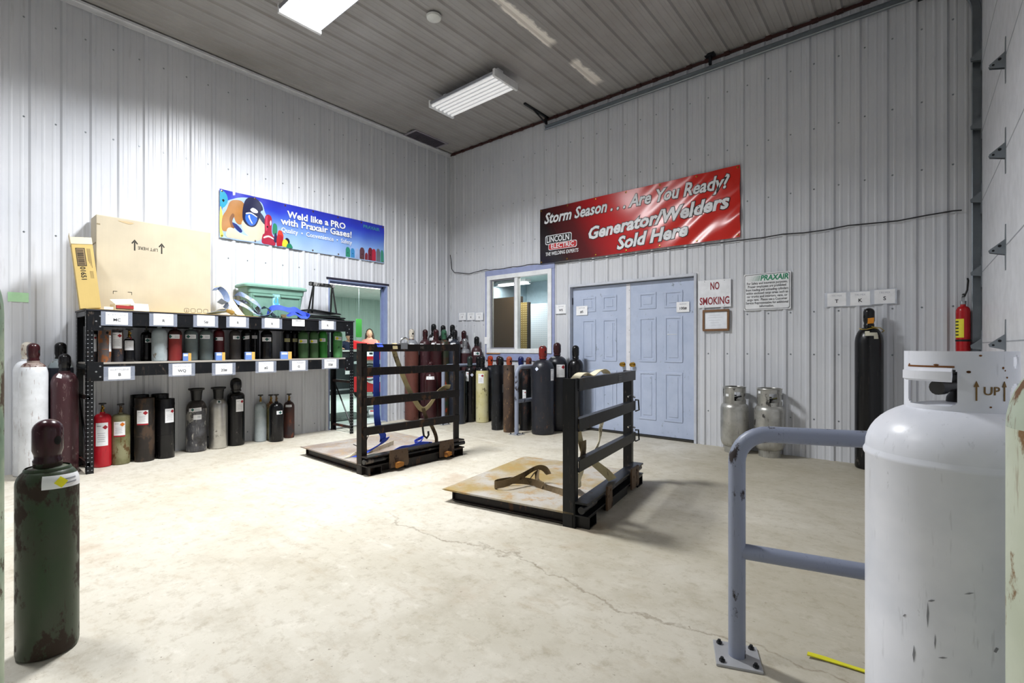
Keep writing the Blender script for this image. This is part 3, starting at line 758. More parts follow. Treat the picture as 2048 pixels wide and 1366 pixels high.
cp_dgreen = paint('dark green cap paint', '#24302e', '#14191a', .15, .25, 20); cp_blue = paint('blue cap paint', '#202a64', '#12163a', .15, .25, 20); cp_red = paint('red cap paint', '#7a2018', '#241413', .45, .25, 8); cp_rorange = paint('dull orange cap', '#a85236', '#5e3022', .25, .35, 18); cp_brown = paint('brown cap paint', '#6e3a2e', '#3c221c', .2, .3, 18)

# --- left wall, between the photographer's left and the rack
g = 'tall cylinders left of the rack'
gas('white gas cylinder with maroon cap against the left wall', .33, -5.494, .10, 1.235, c_white, cp_maroon, group=g, shoulder=(paint('rubbed shoulder paint', '#9c8c84', '#4a2c28', .5, .4, 14), 1.02), hole=60)
gas('pale capped gas cylinder hidden behind the white one with maroon cap', .112, -5.512, .10, 1.247, c_white, cp_cream, group=g)
gas('dark maroon gas cylinder with black cap beside the left rack post', .335, -5.283, .10, 1.135, c_brown, cp_black, group=g, st=[(-28, .93, .05, .035, None, {'tilt': -.006})], hole=70)
gas('dark blue grey cylinder with pale shoulder behind the dark maroon one', .115, -5.283, .095, 1.246, c_dgrey, cp_black, group=g, shoulder=(c_lblue, .99), hole=30)
# --- foreground
t = gas('large dark green gas cylinder with purple brown cap in the left foreground', 3.888, -5.794, .094, .912, c_green, c_gcap, sh=.075, ch=.172, rc=.047, hole=38, st=[(35, .675, .15, .05, DYEL, {'dx': -.25, 'dh': .05, 'tilt': -.004})])
MB().lathe([(.066, .727), (.070, .723), (.072, .716), (.064, .716)], 36).build('shoulder_step', c_green, t)
gas('tall grey green cylinder cut by the left edge of the picture', 4.52, -6.07, .115, 1.63, paint('grey green paint', '#6e8a72', '#4d3c2a', .35, .45, 12, '#a9b69c'), cp_black, sh=.17)

# --- corner group, tall
g = 'tall capped cylinders standing in the corner'
gas('red brown cylinder with grey shoulder and chipped cream cap, leftmost in the corner', .15, -1.02, .113, 1.495, c_redbr, cp_cream, group=g, shoulder=(paint('grey shoulder paint', '#8f9299', '#6a4a40', .2, .4, 14), 1.21), st=[(0, 1.235, .09, .04, None)])
gas('dark maroon cylinder with dark cap, second from the left in the corner', .17, -.75, .10, 1.497, c_brown, cp_maroon, group=g, st=[(-40, 1.235, .08, .04, None)])
gas('maroon cylinder with maroon cap between the dark maroon and the green capped ones', .36, -.675, .10, 1.497, c_maroon, cp_maroon, group=g, st=[(-35, 1.245, .07, .05, None), (25, 1.235, .07, .04, None)])
gas('brown cylinder with green cap and orange streaks in the corner', .33, -.47, .098, 1.498, paint('streaked brown green paint', '#45332a', '#9c3a1c', .12, .45, 8, '#2c4030'), cp_green, group=g, st=[(-20, 1.235, .07, .04, None)])
gas('black cylinder with black cap in front, right of the green capped one', .602, -.475, .098, 1.49, c_dgrey, cp_black, group=g, st=[(-20, 1.24, .10, .05, None)])
gas('tallest black capped cylinder behind the maroon one in the corner', .12, -.52, .096, 1.60, c_black, cp_black, group=g, st=[(-30, 1.335, .08, .05, None)])
gas('black capped cylinder standing directly behind the green capped one', .12, -.30, .094, 1.585, c_black, cp_black, group=g)
gas('black capped cylinder at the back, left of the maroon cap by the window', .31, -.253, .094, 1.59, c_black, cp_black, group=g, st=[(-20, 1.32, .08, .05, None)])
gas('maroon capped cylinder at the back below the small white papers', .45, -.112, .10, 1.487, c_brown, cp_maroon, group=g, st=[(-20, 1.22, .08, .05, None)])
gas('maroon cylinder with silver cap and grey shoulder behind the pipe rail', .643, -.277, .096, 1.345, c_brown, cp_silver, group=g, shoulder=(paint('silver shoulder paint', '#8a8c92', '#5c4a48', .2, .4, 14), 1.10), hole=80)
gas('maroon cylinder with black cap and white label right of the silver capped one', .785, -.135, .091, 1.38, c_brown, cp_black, group=g, st=[(0, 1.09, .11, .055, DGREEN, {'dx': .25})], hole=20)
gas('short dark red cylinder in front of the tall corner group', .46, -.885, .108, .965, c_maroon, cp_maroon, group=g, shoulder=(c_maroon, .7), st=[(-22, .70, .06, .05, None), (15, .70, .08, .05, None)])
# --- bays in front of the window
g = 'cylinders in the pipe rail bays under the window'
gas('slate grey cylinder without cap beside the left pipe rail', 1.05, -.79, .083, .83, c_dgrey, None, 'square', group=g)
gas('black cylinder with dark green cap and two small diamonds beside the yellow one', 1.035, -.553, .082, 1.053, c_black, cp_dgreen, group=g, st=[(-32, .73, .05, .15, DRED), (24, .755, .045, .065, DWHITE, {'dx': 0, 'paper': c_black, 'bare': 1})])
gas('dark cylinder with black cap half hidden behind the yellow one', 1.03, -.345, .070, 1.048, c_black, cp_black, group=g)
gas('cream yellow cylinder with black shoulder under the window', 1.21, -.45, .104, 1.06, c_yel, cp_black, group=g, shoulder=(c_black, .815), st=[(-12, .70, .09, .15, DRED)])
gas('dark cylinder with bright orange cap under the window', 1.13, -.17, .088, 1.055, c_dgrey, cp_orange, group=g)
gas('dark cylinder with maroon cap right of the bright orange cap', 1.347, -.2, .09, 1.054, c_black, cp_maroon, group=g)
gas('dark cylinder with shiny black cap between the maroon and dull orange caps', 1.52, -.35, .088, 1.045, c_dgrey, cp_black, group=g)
gas('scratched dirty black cylinder with rimmed top, left of the rusty one', 1.86, -.82, .086, .935, c_dirty, None, 'collar', group=g, hole=-60, st=[(80, .60, .06, .12, None)])
gas('rusty brown cylinder with rimmed top and lifting hole by the right pipe rail', 2.115, -.861, .080, .942, c_rust, None, 'collar', group=g, hole=-15)
gas('dark cylinder with dull orange cap behind the rusty one', 1.70, -.36, .082, 1.054, c_dgrey, cp_rorange, group=g)
gas('dark cylinder with blue cap under the window', 1.78, -.17, .082, 1.053, c_black, cp_blue, group=g)
gas('dark cylinder with brown cap nearest the big slate cylinder under the window', 1.998, -.25, .086, 1.047, c_black, cp_brown, group=g)
gas('black and brown cylinder behind the right pipe rail with a white label', 2.20, -.59, .086, .88, paint('black to brown paint', '#17181c', '#4a2e24', .45, .4, 6), None, 'collar', group=g, st=[(-12, .50, .05, .17, DRED)], hole=120)
g = 'big slate cylinders beside the double door'
gas('big slate cylinder with red cap, front of three by the double door', 2.56, -.655, .158, 1.223, c_grey, cp_red, 'propane', group=g, sh=.15, ch=.19, rc=.058, hole=35, st=[(55, .82, .07, .16, None), (-32, .90, .045, .065, DWHITE, {'dx': 0, 'paper': c_grey, 'bare': 1})])
gas('big slate cylinder with maroon cap, middle of three by the double door', 2.545, -.285, .145, 1.266, c_grey, cp_maroon, 'propane', group=g, sh=.14, ch=.19, rc=.055, hole=100, st=[(22, .86, .13, .18, DRED)])
gas('black cylinder with black cap, nearest of three to the double door', 2.795, -.185, .11, 1.225, c_black, cp_black, 'propane', group=g, sh=.12, ch=.19, rc=.05, hole=100)
# --- back wall, right
t = gas('tall black gas cylinder with black cap under the three wall papers', 6.18, -.15, .117, 1.585, c_black, cp_black, ch=.18, rc=.047, sh=.17, hole=120)
mb = MB(); rf = rfun([(.117, 1.0), (.117, 1.235)]+dome(.117, 1.235, .158, .038)+[(.038, 1.41)])
for a, z, w, h_ in ((12, 1.325, .10, .016), (30, 1.30, .035, .022), (-8, 1.345, .04, .010)): patch(mb, rf, R(a), z, w/2/.1, h_, off=.002)
mb.build('peeling_label', plain('peeling label paper', '#cfcbb6', .7), t, fix=False)
mb = MB().ribbon([((.052, .012, 1.43), (0, 1, .1)), ((.055, .015, 1.455), (0, 1, .1)), ((.051, .016, 1.485), (0, 1, .1))], .05, .002); mb.build('tag', plain('orange tag', '#d8891c', .6), t)
mb = MB().tube([(.075*math.cos(a), .075*math.sin(a), 1.378+.008*math.sin(3*a)) for a in [i*2*PI/24 for i in range(24)]], .004, 6, closed=True).tube([(.06, .02, 1.40), (.03, .09, 1.385), (-.03, .12, 1.36), (-.06, .10, 1.345)], .004, 6)
mb.build('tie_wire', plain('yellow tie', '#b59a3c', .6), t)

# --- on the floor under the rack
g = 'cylinders on the floor under the rack'
gas('bright red cylinder on the floor beside the left rack post', .25, -4.99, .072, .632, c_red, None, 'valve', group=g, sh=.07, st=[(-4, .33, .10, .23, DRED)])
gas('rusty olive cylinder on the floor right of the bright red one', .25, -4.845, .078, .612, c_olive, None, 'valve', group=g, sh=.045, valve=plain('rusty valve', '#6e5538', .6, .4), st=[(-8, .37, .095, .14, DORANGE, {'foot': 1})])
gas('dark brown rimmed cylinder on the floor under the rack, left of the black rimmed one', .275, -4.65, .088, .662, paint('sooty brown paint', '#2b2420', '#4a3a2e', .45, .5, 8, '#211d1b'), None, 'collar', group=g, st=[(-12, .47, .10, .14, DRED, {'foot': 1})], hole=-80)
gas('black rimmed cylinder on the floor under the rack, right of the dark brown one', .27, -4.463, .086, .638, c_black, None, 'collar', group=g, st=[(28, .46, .09, .15, DRED)], hole=80)
gas('black cylinder against the wall behind the dark brown rimmed one', .10, -4.652, .083, .685, c_black, None, 'collar', group=g)
gas('black cylinder against the wall behind the black rimmed one', .10, -4.468, .083, .681, c_black, None, 'collar', group=g)
gas('scuffed grey cylinder with black valve guard on the floor under the rack', .15, -4.131, .101, .728, c_scuff, None, 'guard', group=g, shoulder=(paint('dark shoulder paint', '#3a3534', '#6a6460', .3, .4, 12), .50), st=[(-8, .485, .13, .04, DGREEN, {'tilt': .004}), (6, .40, .08, .055, None)])
gas('bright aluminium cylinder with black valve guard on the floor under the rack', .15, -3.901, .098, .727, c_alu, None, 'guard', group=g, st=[(4, .555, .055, .035, DGREEN, {'dx': 0})])
gas('tall black cylinder with black cap on the floor under the rack', .13, -3.70, .094, .822, c_black, cp_black, group=g, rc=.062, sh=.06, st=[(28, .49, .09, .15, DRED)], hole=90)
gas('small pale silver cylinder with valve, left of the small group under the rack', .12, -3.406, .070, .588, c_lblue, None, 'valve', group=g)
gas('small cream and rust cylinder behind the small black one under the rack', .10, -3.268, .062, .578, paint('cream rust paint', '#c9c4a8', '#7a4a2c', .4, .5, 10, '#8a865c'), None, 'valve', group=g)
gas('small black cylinder with valve in front under the rack', .27, -3.275, .084, .592, c_black, None, 'valve', group=g, valve=plain('rusty valve', '#6e5538', .6, .4), st=[(28, .37, .075, .045, DGREEN, {'dx': .2})])
gas('small rusty brown cylinder, rightmost on the floor under the rack', .15, -3.055, .066, .576, paint('rust brown paint', '#4a2a22', '#8a4426', .45, .5, 6, '#2f2a2e'), None, 'valve', group=g, st=[(-5, .425, .08, .03, None)])

# --- on the middle shelf
Z = 1.05; g = 'small cylinders on the middle shelf'
gas('small black cylinder behind the left rack post on the middle shelf', .25, -5.07, .046, .32, c_smalldark, None, 'square', Z, [(12, .19, .055, .17, DRED)], g)
gas('small orange rusty cylinder at the left end of the middle shelf', .40, -5.0, .050, .315, c_smallrust, None, 'square', Z, [(70, .185, .05, .16, None)], g)
gas('small dark rusty cylinder with white label, second on the middle shelf', .36, -4.892, .046, .325, c_smalldark, None, 'square', Z, [(-6, .215, .085, .16, DRED)], g)
gas('small black cylinder with white label, third on the middle shelf', .36, -4.797, .045, .335, c_black, None, 'valve', Z, [(-2, .195, .082, .155, DRED)], g, sh=.04)
gas('black cylinder in the shade on the middle shelf left of the pale blue grey one', .22, -4.62, .052, .36, c_black, None, 'bottle', Z, [(20, .22, .06, .045, DGREEN)], g)
gas('pale blue grey cylinder on the middle shelf', .36, -4.54, .069, .398, c_lblue, None, 'bottle', Z, [], g)
gas('brick red cylinder with white label on the middle shelf', .36, -4.399, .063, .39, c_bred, None, 'bottle', Z, [(-6, .262, .10, .045, DGREEN, {'dx': -.75})], g, shoulder=(paint('dark red shoulder', '#3c1c1a', '#8a7a78', .2, .4, 14), .285))
gas('greenish grey cylinder on the middle shelf, left of its twin', .30, -4.231, .066, .393, c_ggrey, None, 'bottle', Z, [(-4, .265, .11, .045, DGREEN)], g)
gas('greenish grey cylinder on the middle shelf, right of its twin', .30, -4.081, .068, .397, c_ggrey, None, 'bottle', Z, [(-10, .265, .10, .045, DGREEN, {'dx': -.7})], g)
gas('dark red cylinder with white label on the middle shelf behind the second blue box', .25, -3.93, .055, .403, paint('deep red paint', '#5a1a20', '#2f1416', .2, .4, 14), None, 'bottle', Z, [(5, .245, .08, .04, DGREEN, {'dx': -.9})], g)
gas('grey brown cylinder with white label on the middle shelf', .30, -3.774, .060, .40, paint('grey brown paint', '#3f3b3a', '#5a4038', .2, .45, 12), None, 'bottle', Z, [(16, .262, .075, .04, DGREEN, {'dx': .35})], g)
gas('black cylinder with slanting label behind the third blue box', .22, -3.62, .054, .408, c_black, None, 'bottle', Z, [(5, .265, .07, .04, DGREEN, {'dx': -.8, 'tilt': .006})], g)
gas('black cylinder at the back between the third and fourth blue boxes', .12, -3.475, .05, .42, c_black, None, 'bottle', Z, [(-5, .275, .06, .04, None)], g)
gas('glossy black cylinder with white label left of the fourth blue box', .30, -3.41, .066, .406, c_black, None, 'bottle', Z, [(4, .245, .11, .05, DGREEN, {'dx': 0})], g)
gas('dark cylinder with yellow label at the back right of the fourth blue box', .15, -3.08, .052, .41, c_black, None, 'bottle', Z, [(0, .24, .07, .045, None, {'paper': plain('yellowed paper', '#c9c48e', .6)})], g)
gas('second dark cylinder with yellow label at the back right of the fourth blue box', .13, -2.965, .05, .412, c_black, None, 'bottle', Z, [(0, .24, .06, .045, None, {'paper': plain('yellowed paper', '#c9c48e', .6)})], g)
gas('grey green cylinder with yellow diamond, leftmost of the green ones on the shelf', .30, -2.937, .064, .408, c_mgreen, None, 'bottle', Z, [(-6, .225, .115, .05, DYEL)], g)
gas('grey green cylinder with yellow diamond, second of the green ones on the shelf', .30, -2.79, .060, .413, c_mgreen, None, 'bottle', Z, [(-6, .225, .105, .045, DYEL)], g)
gas('bright green cylinder with yellow diamond on the shelf', .28, -2.647, .057, .418, c_bgreen, None, 'bottle', Z, [(-12, .245, .09, .045, DYEL)], g)
gas('narrow black cylinder with yellow label between the two bright green ones', .14, -2.53, .04, .40, c_black, None, 'bottle', Z, [(0, .2, .055, .045, DYEL)], g)
gas('bright green cylinder nearest the right rack post', .31, -2.445, .062, .424, paint('light green paint', '#4f9a55', '#2f5a38', .25, .4, 12, '#64a868'), None, 'bottle', Z, [(10, .27, .10, .05, DYEL, {'tilt': -.004})], g)
# ------------------------------------------------------------------ the rack
rk = thing('storage_rack', 'black steel boltless storage rack with two decks along the left wall', 'rack', (0, 0, 0))
X0, X1, Y0, Y1, ZT, ZM = .045, .545, -5.16, -2.345, 1.56, 1.05
SLOT = plain('slot edge', '#b9bcc4', .4, .4)
def post(x, y, sx, sy, name='post'):
    # angle post with rows of teardrop slots on both flanges
    mb = MB(); w = .055; t = .004
    a, b = sorted((x, x-sx*w)); mb.box((a, min(y, y-sy*t), 0), (b, max(y, y-sy*t), ZT-.005))
    a, b = sorted((y, y-sy*w)); mb.box((min(x, x-sx*t), a, 0), (max(x, x-sx*t), b, ZT-.005))
    for i in range(38):
        z = .03+i*.04
        for u in (.012, .041):
            p = y-sy*u; xx = x+sx*.0006; mb.box((min(x, xx), p-.0045, z), (max(x, xx), p+.0045, z+.006), 1)
            p = x-sx*u; yy = y+sy*.0006; mb.box((p-.0045, min(y, yy), z), (p+.0045, max(y, yy), z+.006), 1)
    return mb.build(name, [BLK, SLOT], rk)
for x, sx in ((X1, 1), (X0, -1)):
    for y, sy in ((Y0, -1), (Y1, 1)): post(x, y, sx, sy)
for z0, z1 in ((1.41, 1.545), (.912, 1.035)):
    MB().box((X1-.008, Y0+.05, z0), (X1+.004, Y1-.05, z1)).box((X1-.03, Y0+.05, z1-.012), (X1-.008, Y1-.05, z1)).box((X1-.03, Y0+.05, z0), (X1-.008, Y1-.05, z0+.01)).build('front_beam', BLK, rk)
    MB().box((X0-.002, Y0+.05, z0), (X0+.010, Y1-.05, z1)).box((X0+.010, Y0+.05, z1-.012), (X0+.03, Y1-.05, z1)).build('rear_beam', BLK, rk)
    mb = MB()
    for y in (Y0+.0, Y1-.03): mb.box((X0+.03, y, z1-.05), (X1-.03, y+.03, z1-.005))
    mb.build('side_beam', BLK, rk)
for z in (.07, .70):
    mb = MB()
    for y in (Y0+.006, Y1-.03): mb.box((X0, y, z), (X1, y+.022, z+.035))
    mb.build('side_rail', paint('rusty black steel', '#2a1d1a', '#6b3a2a', .4, .5, 14), rk)
for y in (Y0+.02, Y1-.014):
    MB().cyl((X0+.02, y, .72), (X1-.02, y, .09), .010, n=8).build('side_brace', BLK, rk)
OSB = mat_card('particle board', '#d9b866')
MB().box((X0-.02, Y0-.005, 1.545), (X1+.012, Y1+.01, ZT)).build('deck', plain('dark deck edge', '#2b2a30', .5), rk)
MB().box((X0-.01, Y0, ZT), (X1-.005, -3.55, ZT+.004)).build('deck_sheet', OSB, rk)
MB().box((X0, Y0+.01, 1.035), (X1+.006, Y1-.01, ZM)).build('deck', plain('grey deck board', '#a9a39b', .6), rk)
for z in (1.545-.15, .915):
    for y, s in ((Y0+.05, 1), (Y1-.05, -1)):
        mb = MB(); a, b = sorted((y-s*.045, y+s*.075)); mb.box((X1+.004, a, z-.04), (X1+.008, b, z+.14))
        for i in range(3): mb.lathe([(.008, 0), (.008, .004), (0, .005)], 8, mat=1, mw=Matrix(((0,0,1,X1+.008),(1,0,0,y+s*(.02 if i % 2 else .05)),(0,1,0,z+.0+.05*i),(0,0,0,1))))
        mb.build('beam_plate', [BLK, STEEL], rk)
MB().box((.36, -5.135, 0), (.50, -5.10, .035)).build('shim', mat_card('wood shim', '#a8926a'), rk)

# paper cards in clear sleeves on the beams
def card(y0, z0, w, h, top, big, label, tilt=0, sleeve=True, blank=False):
    r = thing('card', label, 'sign', (X1+.010, y0+w/2, z0+h/2), 0, 'cards on the rack beams')
    fr_ = Matrix(((0, 0, 1, 0), (1, 0, 0, 0), (0, 1, 0, 0), (0, 0, 0, 1))) @ Matrix.Rotation(R(tilt), 4, 'Z')
    if sleeve: MB().box((-w/2-.035, -h/2-.012, -.001), (w/2+.035, h/2+.008, .0005)).build('sleeve', CLEAR, r, mw=fr_)
    MB().box((-w/2, -h/2, .001), (w/2, h/2, .002)).build('paper', PAPER, r, mw=fr_)
    if top: text('lettering', top, h*.20, GREYINK if not blank else INK, r, fr_ @ Matrix.Translation((0, h*.30, .0028)), bold=0, width=min(w*.86, len(top)*h*.14))
    if big: text('lettering', big, h*.34, INK, r, fr_ @ Matrix.Translation((0, -h*.12, .0028)), bold=.008)
    return r
for y, z, top, big, l in ((-5.02, 1.418, 'ACETYLENE', 'MC', 'card reading MC at the left end of the upper rack beam'), (-4.64, 1.425, 'C-25 MIX', 'R', 'card reading R on the upper beam above the pale blue grey cylinder'),
        (-4.25, 1.428, 'CO2', '5#', 'card reading 5# on the upper rack beam'), (-3.925, 1.432, 'ARGON', 'R', 'card reading R with curled corner right of the 5# card'), (-3.54, 1.433, 'NITROGEN', 'R', 'card reading NITROGEN R on the upper rack beam'),
        (-2.82, 1.437, 'OXYGEN', 'R', 'card reading R at the right end of the upper rack beam'),
        (-5.0, .885, 'ACETYLENE', 'B', 'card reading B at the left end of the lower rack beam'), (-4.475, .902, 'ACETYLENE', 'WQ', 'card reading WQ on the lower rack beam'), (-4.07, .895, 'CO2', '20#', 'card reading 20# on the lower rack beam'),
        (-3.61, .904, 'NITROGEN', '#2', 'card reading #2 on the lower rack beam'), (-3.21, .908, 'NITROGEN', 'G', 'card reading G on the lower rack beam'), (-2.78, .92, 'PROPANE', '33#', 'card reading 33# at the right end of the lower rack beam')):
    card(y, z, .172, .118, top, big, l)
card(-3.21, 1.462, .162, .085, 'HELIUM', '', 'short white card reading HELIUM on the upper rack beam', 0, False, True)

# small blue and yellow boxes
BOXB = plain('blue box print', '#6f92d6', .5); BOXY = plain('yellow box print', '#e2b45e', .5); BOXW = plain('white box print', '#dfe5ee', .5)
for x, y, w, d, h, rz, l in ((.470, -4.318, .072, .07, .082, -20, 'small blue and yellow box in front of the brick red cylinder'), (.48, -4.0, .09, .07, .088, -8, 'small blue and orange box in front of the dark red cylinder'),
        (.475, -3.68, .10, .075, .09, -12, 'small blue box with rounded print beside the slanting label cylinder'), (.46, -3.245, .125, .10, .09, -18, 'larger blue and yellow box right of the glossy black cylinder')):
    r = thing('small_box', l, 'box', (x, y, 1.05), R(rz), 'small blue boxes on the middle shelf')
    MB().box((-d/2, -w/2, 0), (d/2, w/2, h)).build('carton', BOXB, r, bevel=.002)
    MB().box((-d/2-.0008, w*.18, .0005), (d/2+.0008, w/2+.0008, h+.0008)).build('yellow_end', BOXY, r)
    MB().box((d/2, -w*.42, h*.62), (d/2+.0006, w*.12, h*.9)).box((-d/2+.004, -w/2+.004, h), (d/2-.004, w*.1, h+.0006)).build('white_print', BOXW, r)

# ------------------------------------------------------------------ on top of the rack
TOP = ZT+.004
CARD = mat_card('tan cardboard', '#c4b9a2'); CARDY = mat_card('yellow cardboard', '#cfb470'); CARDI = mat_card('card inside', '#dccfb4')
r = thing('cardboard_box', 'large flat tan cardboard box standing on the rack top against the wall', 'box', (0, 0, TOP))
by0, by1, bx0, bx1, bh = -5.045, -4.03, .035, .29, .955
MB().box((bx0, by0, 0), (bx1, by1, bh)).build('carton', CARD, r, bevel=.006)
MB().box((bx0+.01, by0-.001, bh*.70), (bx1-.006, by0, bh*.715)).build('crease', plain('card shade', '#8f8164', .8), r)
MB().box((bx1, by0+.004, bh-.10), (bx1+.0012, by0+.03, bh-.088)).build('tear', plain('card shade', '#8f8164', .8), r)
mb = MB().prism(smoothpoly([(by0+.17, bh-.03), (by0+.22, bh-.045), (by0+.27, bh-.05), (by0+.30, bh-.03), (by0+.24, bh-.025)]), 0, .002, 0, mw=fl(0, 0, bx1))
mb.build('dent', mat_card('torn card', '#c0ab86'), r)
mb = MB(); ink = plain('black carton print', '#26221c', .7)
for u in (-.38, -.145):
    c = (by0+by1)/2+u+.18; v = .64
    mb.box((bx1, c-.006, v), (bx1+.001, c+.006, v+.09)); mb.prism([(c-.028, v+.075), (c, v+.115), (c+.028, v+.075), (c+.02, v+.066), (c, v+.095), (c-.02, v+.066)], 0, .001, mw=fl(0, 0, bx1))
mb.box((bx1, by0+.13, .20), (bx1+.001, by0+.165, .205)).box((bx1, by0+.13, .175), (bx1+.001, by0+.134, .205)).box((bx1, by0+.25, .20), (bx1+.001, by0+.285, .205)).box((bx1, by0+.281, .175), (bx1+.001, by0+.285, .205))
for k in range(4):
    c = by1-.24+k*.063; mb.tube([(bx1+.0005, c+.022*math.copysign(abs(math.cos(a))**.5, math.cos(a)), .045+.022*math.copysign(abs(math.sin(a))**.5, math.sin(a))) for a in [i*2*PI/20 for i in range(20)]], .0016, 4, closed=True)
mb.build('print', ink, r)
text('lettering', 'LIFT HERE', .045, ink, r, fl((by0+by1)/2-.085, .675, bx1+.001) @ Matrix.Rotation(PI, 4, 'Z'), width=.17)
text('lettering', '2', .03, ink, r, fl(by1-.24, .04, bx1+.001))
# leaning yellow box
r = thing('cardboard_box', 'tall narrow yellow cardboard box with open flaps leaning at the rack\'s left end', 'box', (.44, -5.115, TOP+.004))
r.rotation_euler = (R(6.0), R(0), R(-6))
w, d, h = .075, .10, .60
mb = MB(); t = .004
mb.box((-d, -w, 0), (d, w, t)).box((-d, -w, t), (-d+t, w, h)).box((d-t, -w, t), (d, w, h)).box((-d+t, -w, t), (d-t, -w+t, h)).box((-d+t, w-t, t), (d-t, w, h))
mb.build('carton', CARDY, r)
def flap(a, b, lift, out):
    a = Vector(a); b = Vector(b); o = Vector(out); q = [a, b, b+o*.7+Vector((0, 0, lift)), a+o*.7+Vector((0, 0, lift))]
    n = (q[1]-q[0]).cross(q[3]-q[0]).normalized()*.003; mb = MB()
    mb.add(q+[p+n for p in q], [(3,2,1,0),(4,5,6,7),(0,1,5,4),(1,2,6,5),(2,3,7,6),(3,0,4,7)]); return mb.build('flap', CARDI, r)
flap((d, -w, h), (d, w, h), .065, (-.02, 0, 0)); flap((-d, -w, h), (-d, w, h), .075, (-.02, 0, 0)); flap((-d, -w, h), (d, -w, h), .10, (0, -.005, 0))
mb = MB(); fx = lambda y, z: Matrix(((0, 0, 1, d), (1, 0, 0, y), (0, 1, 0, z), (0, 0, 0, 1)))
random.seed(3); u = -.145
mb2 = MB().box((-.05, .40, 0), (.012, .56, .0008))
mb2.build('barcode_field', plain('barcode brown', '#a08862', .7), r, mw=fx(0, 0))
z = .405
while z < .55:
    q = random.choice((.002, .003, .005)); mb.box((-.044, z, .0006), (.002, z+q, .0014)); z += q+random.choice((.002, .003, .004))
for a in ((-.052, .396, .014, .402), (-.052, .558, .014, .564), (-.052, .396, -.047, .564), (.009, .396, .014, .564)): mb.box((a[0], a[1], .0006), (a[2], a[3], .0014))
mb.build('barcode', ink, r, mw=fx(0, 0))
text('lettering', '01651', .052, ink, r, fx(-.02, .325) @ Matrix.Translation((0, 0, .001)) @ Matrix.Rotation(-PI/2, 4, 'Z'), bold=.015)
mb = MB()
for k in range(4): mb.box((.028+k*.007, .44-.02*k, .0006), (.031+k*.007, .56, .0012)); mb.box((.030+k*.007, .28, .0006), (.032+k*.007, .35, .0012))
mb.build('small_print', plain('small print', '#8a7550', .7), r, mw=fx(0, 0))
# open white and red carton, papers
r = thing('open_carton', 'small torn white and red carton lying open in front of the large cardboard box', 'box', (.41, -4.865, TOP), R(12))
MB().box((-.05, -.08, 0), (.05, .08, .008)).box((-.05, -.08, .008), (-.046, .08, .055)).box((-.046, .076, .008), (.05, .08, .06)).box((-.046, -.08, .008), (.05, -.076, .06)).build('tray', mat_card('greyish card', '#cfc6b4'), r)
MB().box((.046, -.07, .02), (.0515, .078, .05)).build('red_panel', plain('dull red print', '#9c2f34', .5), r)
mb = MB(); q = [(.05, -.075, .055), (.05, .085, .075), (-.03, .10, .125), (-.03, -.09, .105)]; mb.add(q+[(a, b, c+.003) for a, b, c in q], [(3,2,1,0),(4,5,6,7),(0,1,5,4),(1,2,6,5),(2,3,7,6),(3,0,4,7)]); mb.build('lid', PAPER, r)
r = thing('price_tag', 'white printed paper slip leaning behind the torn white and red carton', 'paper', (.36, -4.70, TOP), R(8))
MB().box((-.002, -.075, 0), (0, .075, .09)).build('slip', PAPER, r, mw=Matrix.Rotation(R(-18), 4, 'Y'))
mb = MB()
for k in range(6): mb.box((.0, -.05, .02+k*.011), (.0006, .05+(k % 2)*-.02, .023+k*.011))
mb.build('print', GREYINK, r, mw=Matrix.Rotation(R(-18), 4, 'Y'))
tag(MB().box((-.03, -.035, 0), (.03, .035, .003)).box((.026, -.035, .0), (.028, .035, .028)).build('paper_scrap', PAPER, loc=(.46, -4.985, TOP)), 'small white paper scrap beside the foot of the leaning yellow box', 'paper')
# green tote
TG = plain('green tote plastic', '#7ba495', .45)
r = thing('storage_tote', 'pale green plastic storage tote with rimmed lid on the rack', 'storage bin', (.205, -3.30, TOP), R(1))
mb = MB(); h = .40
def rr(a, b, c=.04, n=4):
    out = []
    for cx, cy, s in ((a-c, b-c, 0), (-a+c, b-c, 1), (-a+c, -b+c, 2), (a-c, -b+c, 3)):
        out += [(cx+c*math.cos((s+i/n)*PI/2), cy+c*math.sin((s+i/n)*PI/2)) for i in range(n+1)]
    return out
def loft(mb, rings, mat=0):
    n = len(rings[0][0])
    vs = [(p[0], p[1], z) for ring, z in rings for p in ring]; fs = []
    for k in range(len(rings)-1):
        for i in range(n): fs.append((k*n+i, k*n+(i+1) % n, k*n+n+(i+1) % n, k*n+n+i))
    fs += [tuple(range(n))[::-1], tuple(range(n*(len(rings)-1), n*len(rings)))]
    return mb.add(vs, fs, mat, False)
loft(mb, [(rr(.125, .30), 0), (rr(.145, .345), h-.10), (rr(.15, .352), h-.10), (rr(.155, .36), h-.03)]).build('tub', TG, r, bevel=.004)
mb = MB(); loft(mb, [(rr(.17, .385, .05), h-.032), (rr(.175, .392, .05), h-.028), (rr(.175, .392, .05), h-.006), (rr(.16, .375, .05), h+.012), (rr(.145, .36, .04), h+.012), (rr(.14, .355, .04), h+.004)]); mb.build('lid', TG, r)
mb = MB()
for y in (-.29, -.02, .02, .29): mb.prism([(.117, y-.008), (.137, y-.008), (.137, y+.008), (.117, y+.008)], .03, h-.13, mw=Matrix(((1,0,.055,0),(0,1,0,0),(0,0,1,0),(0,0,0,1))))
mb.box((.142, -.30, h-.135), (.156, -.04, h-.115)).box((.142, .04, h-.135), (.156, .30, h-.115))
mb.build('ribs', TG, r)
mb = MB().prism([(-.06, .13), (.03, .13), (.03, .30), (-.06, .30)], 0, .001, mw=fl(0, 0, .146)); mb.prism(smoothpoly([(-.05, .2), (-.01, .26), (.02, .21), (0, .15)]), .001, .0015, 1, mw=fl(0, 0, .146))
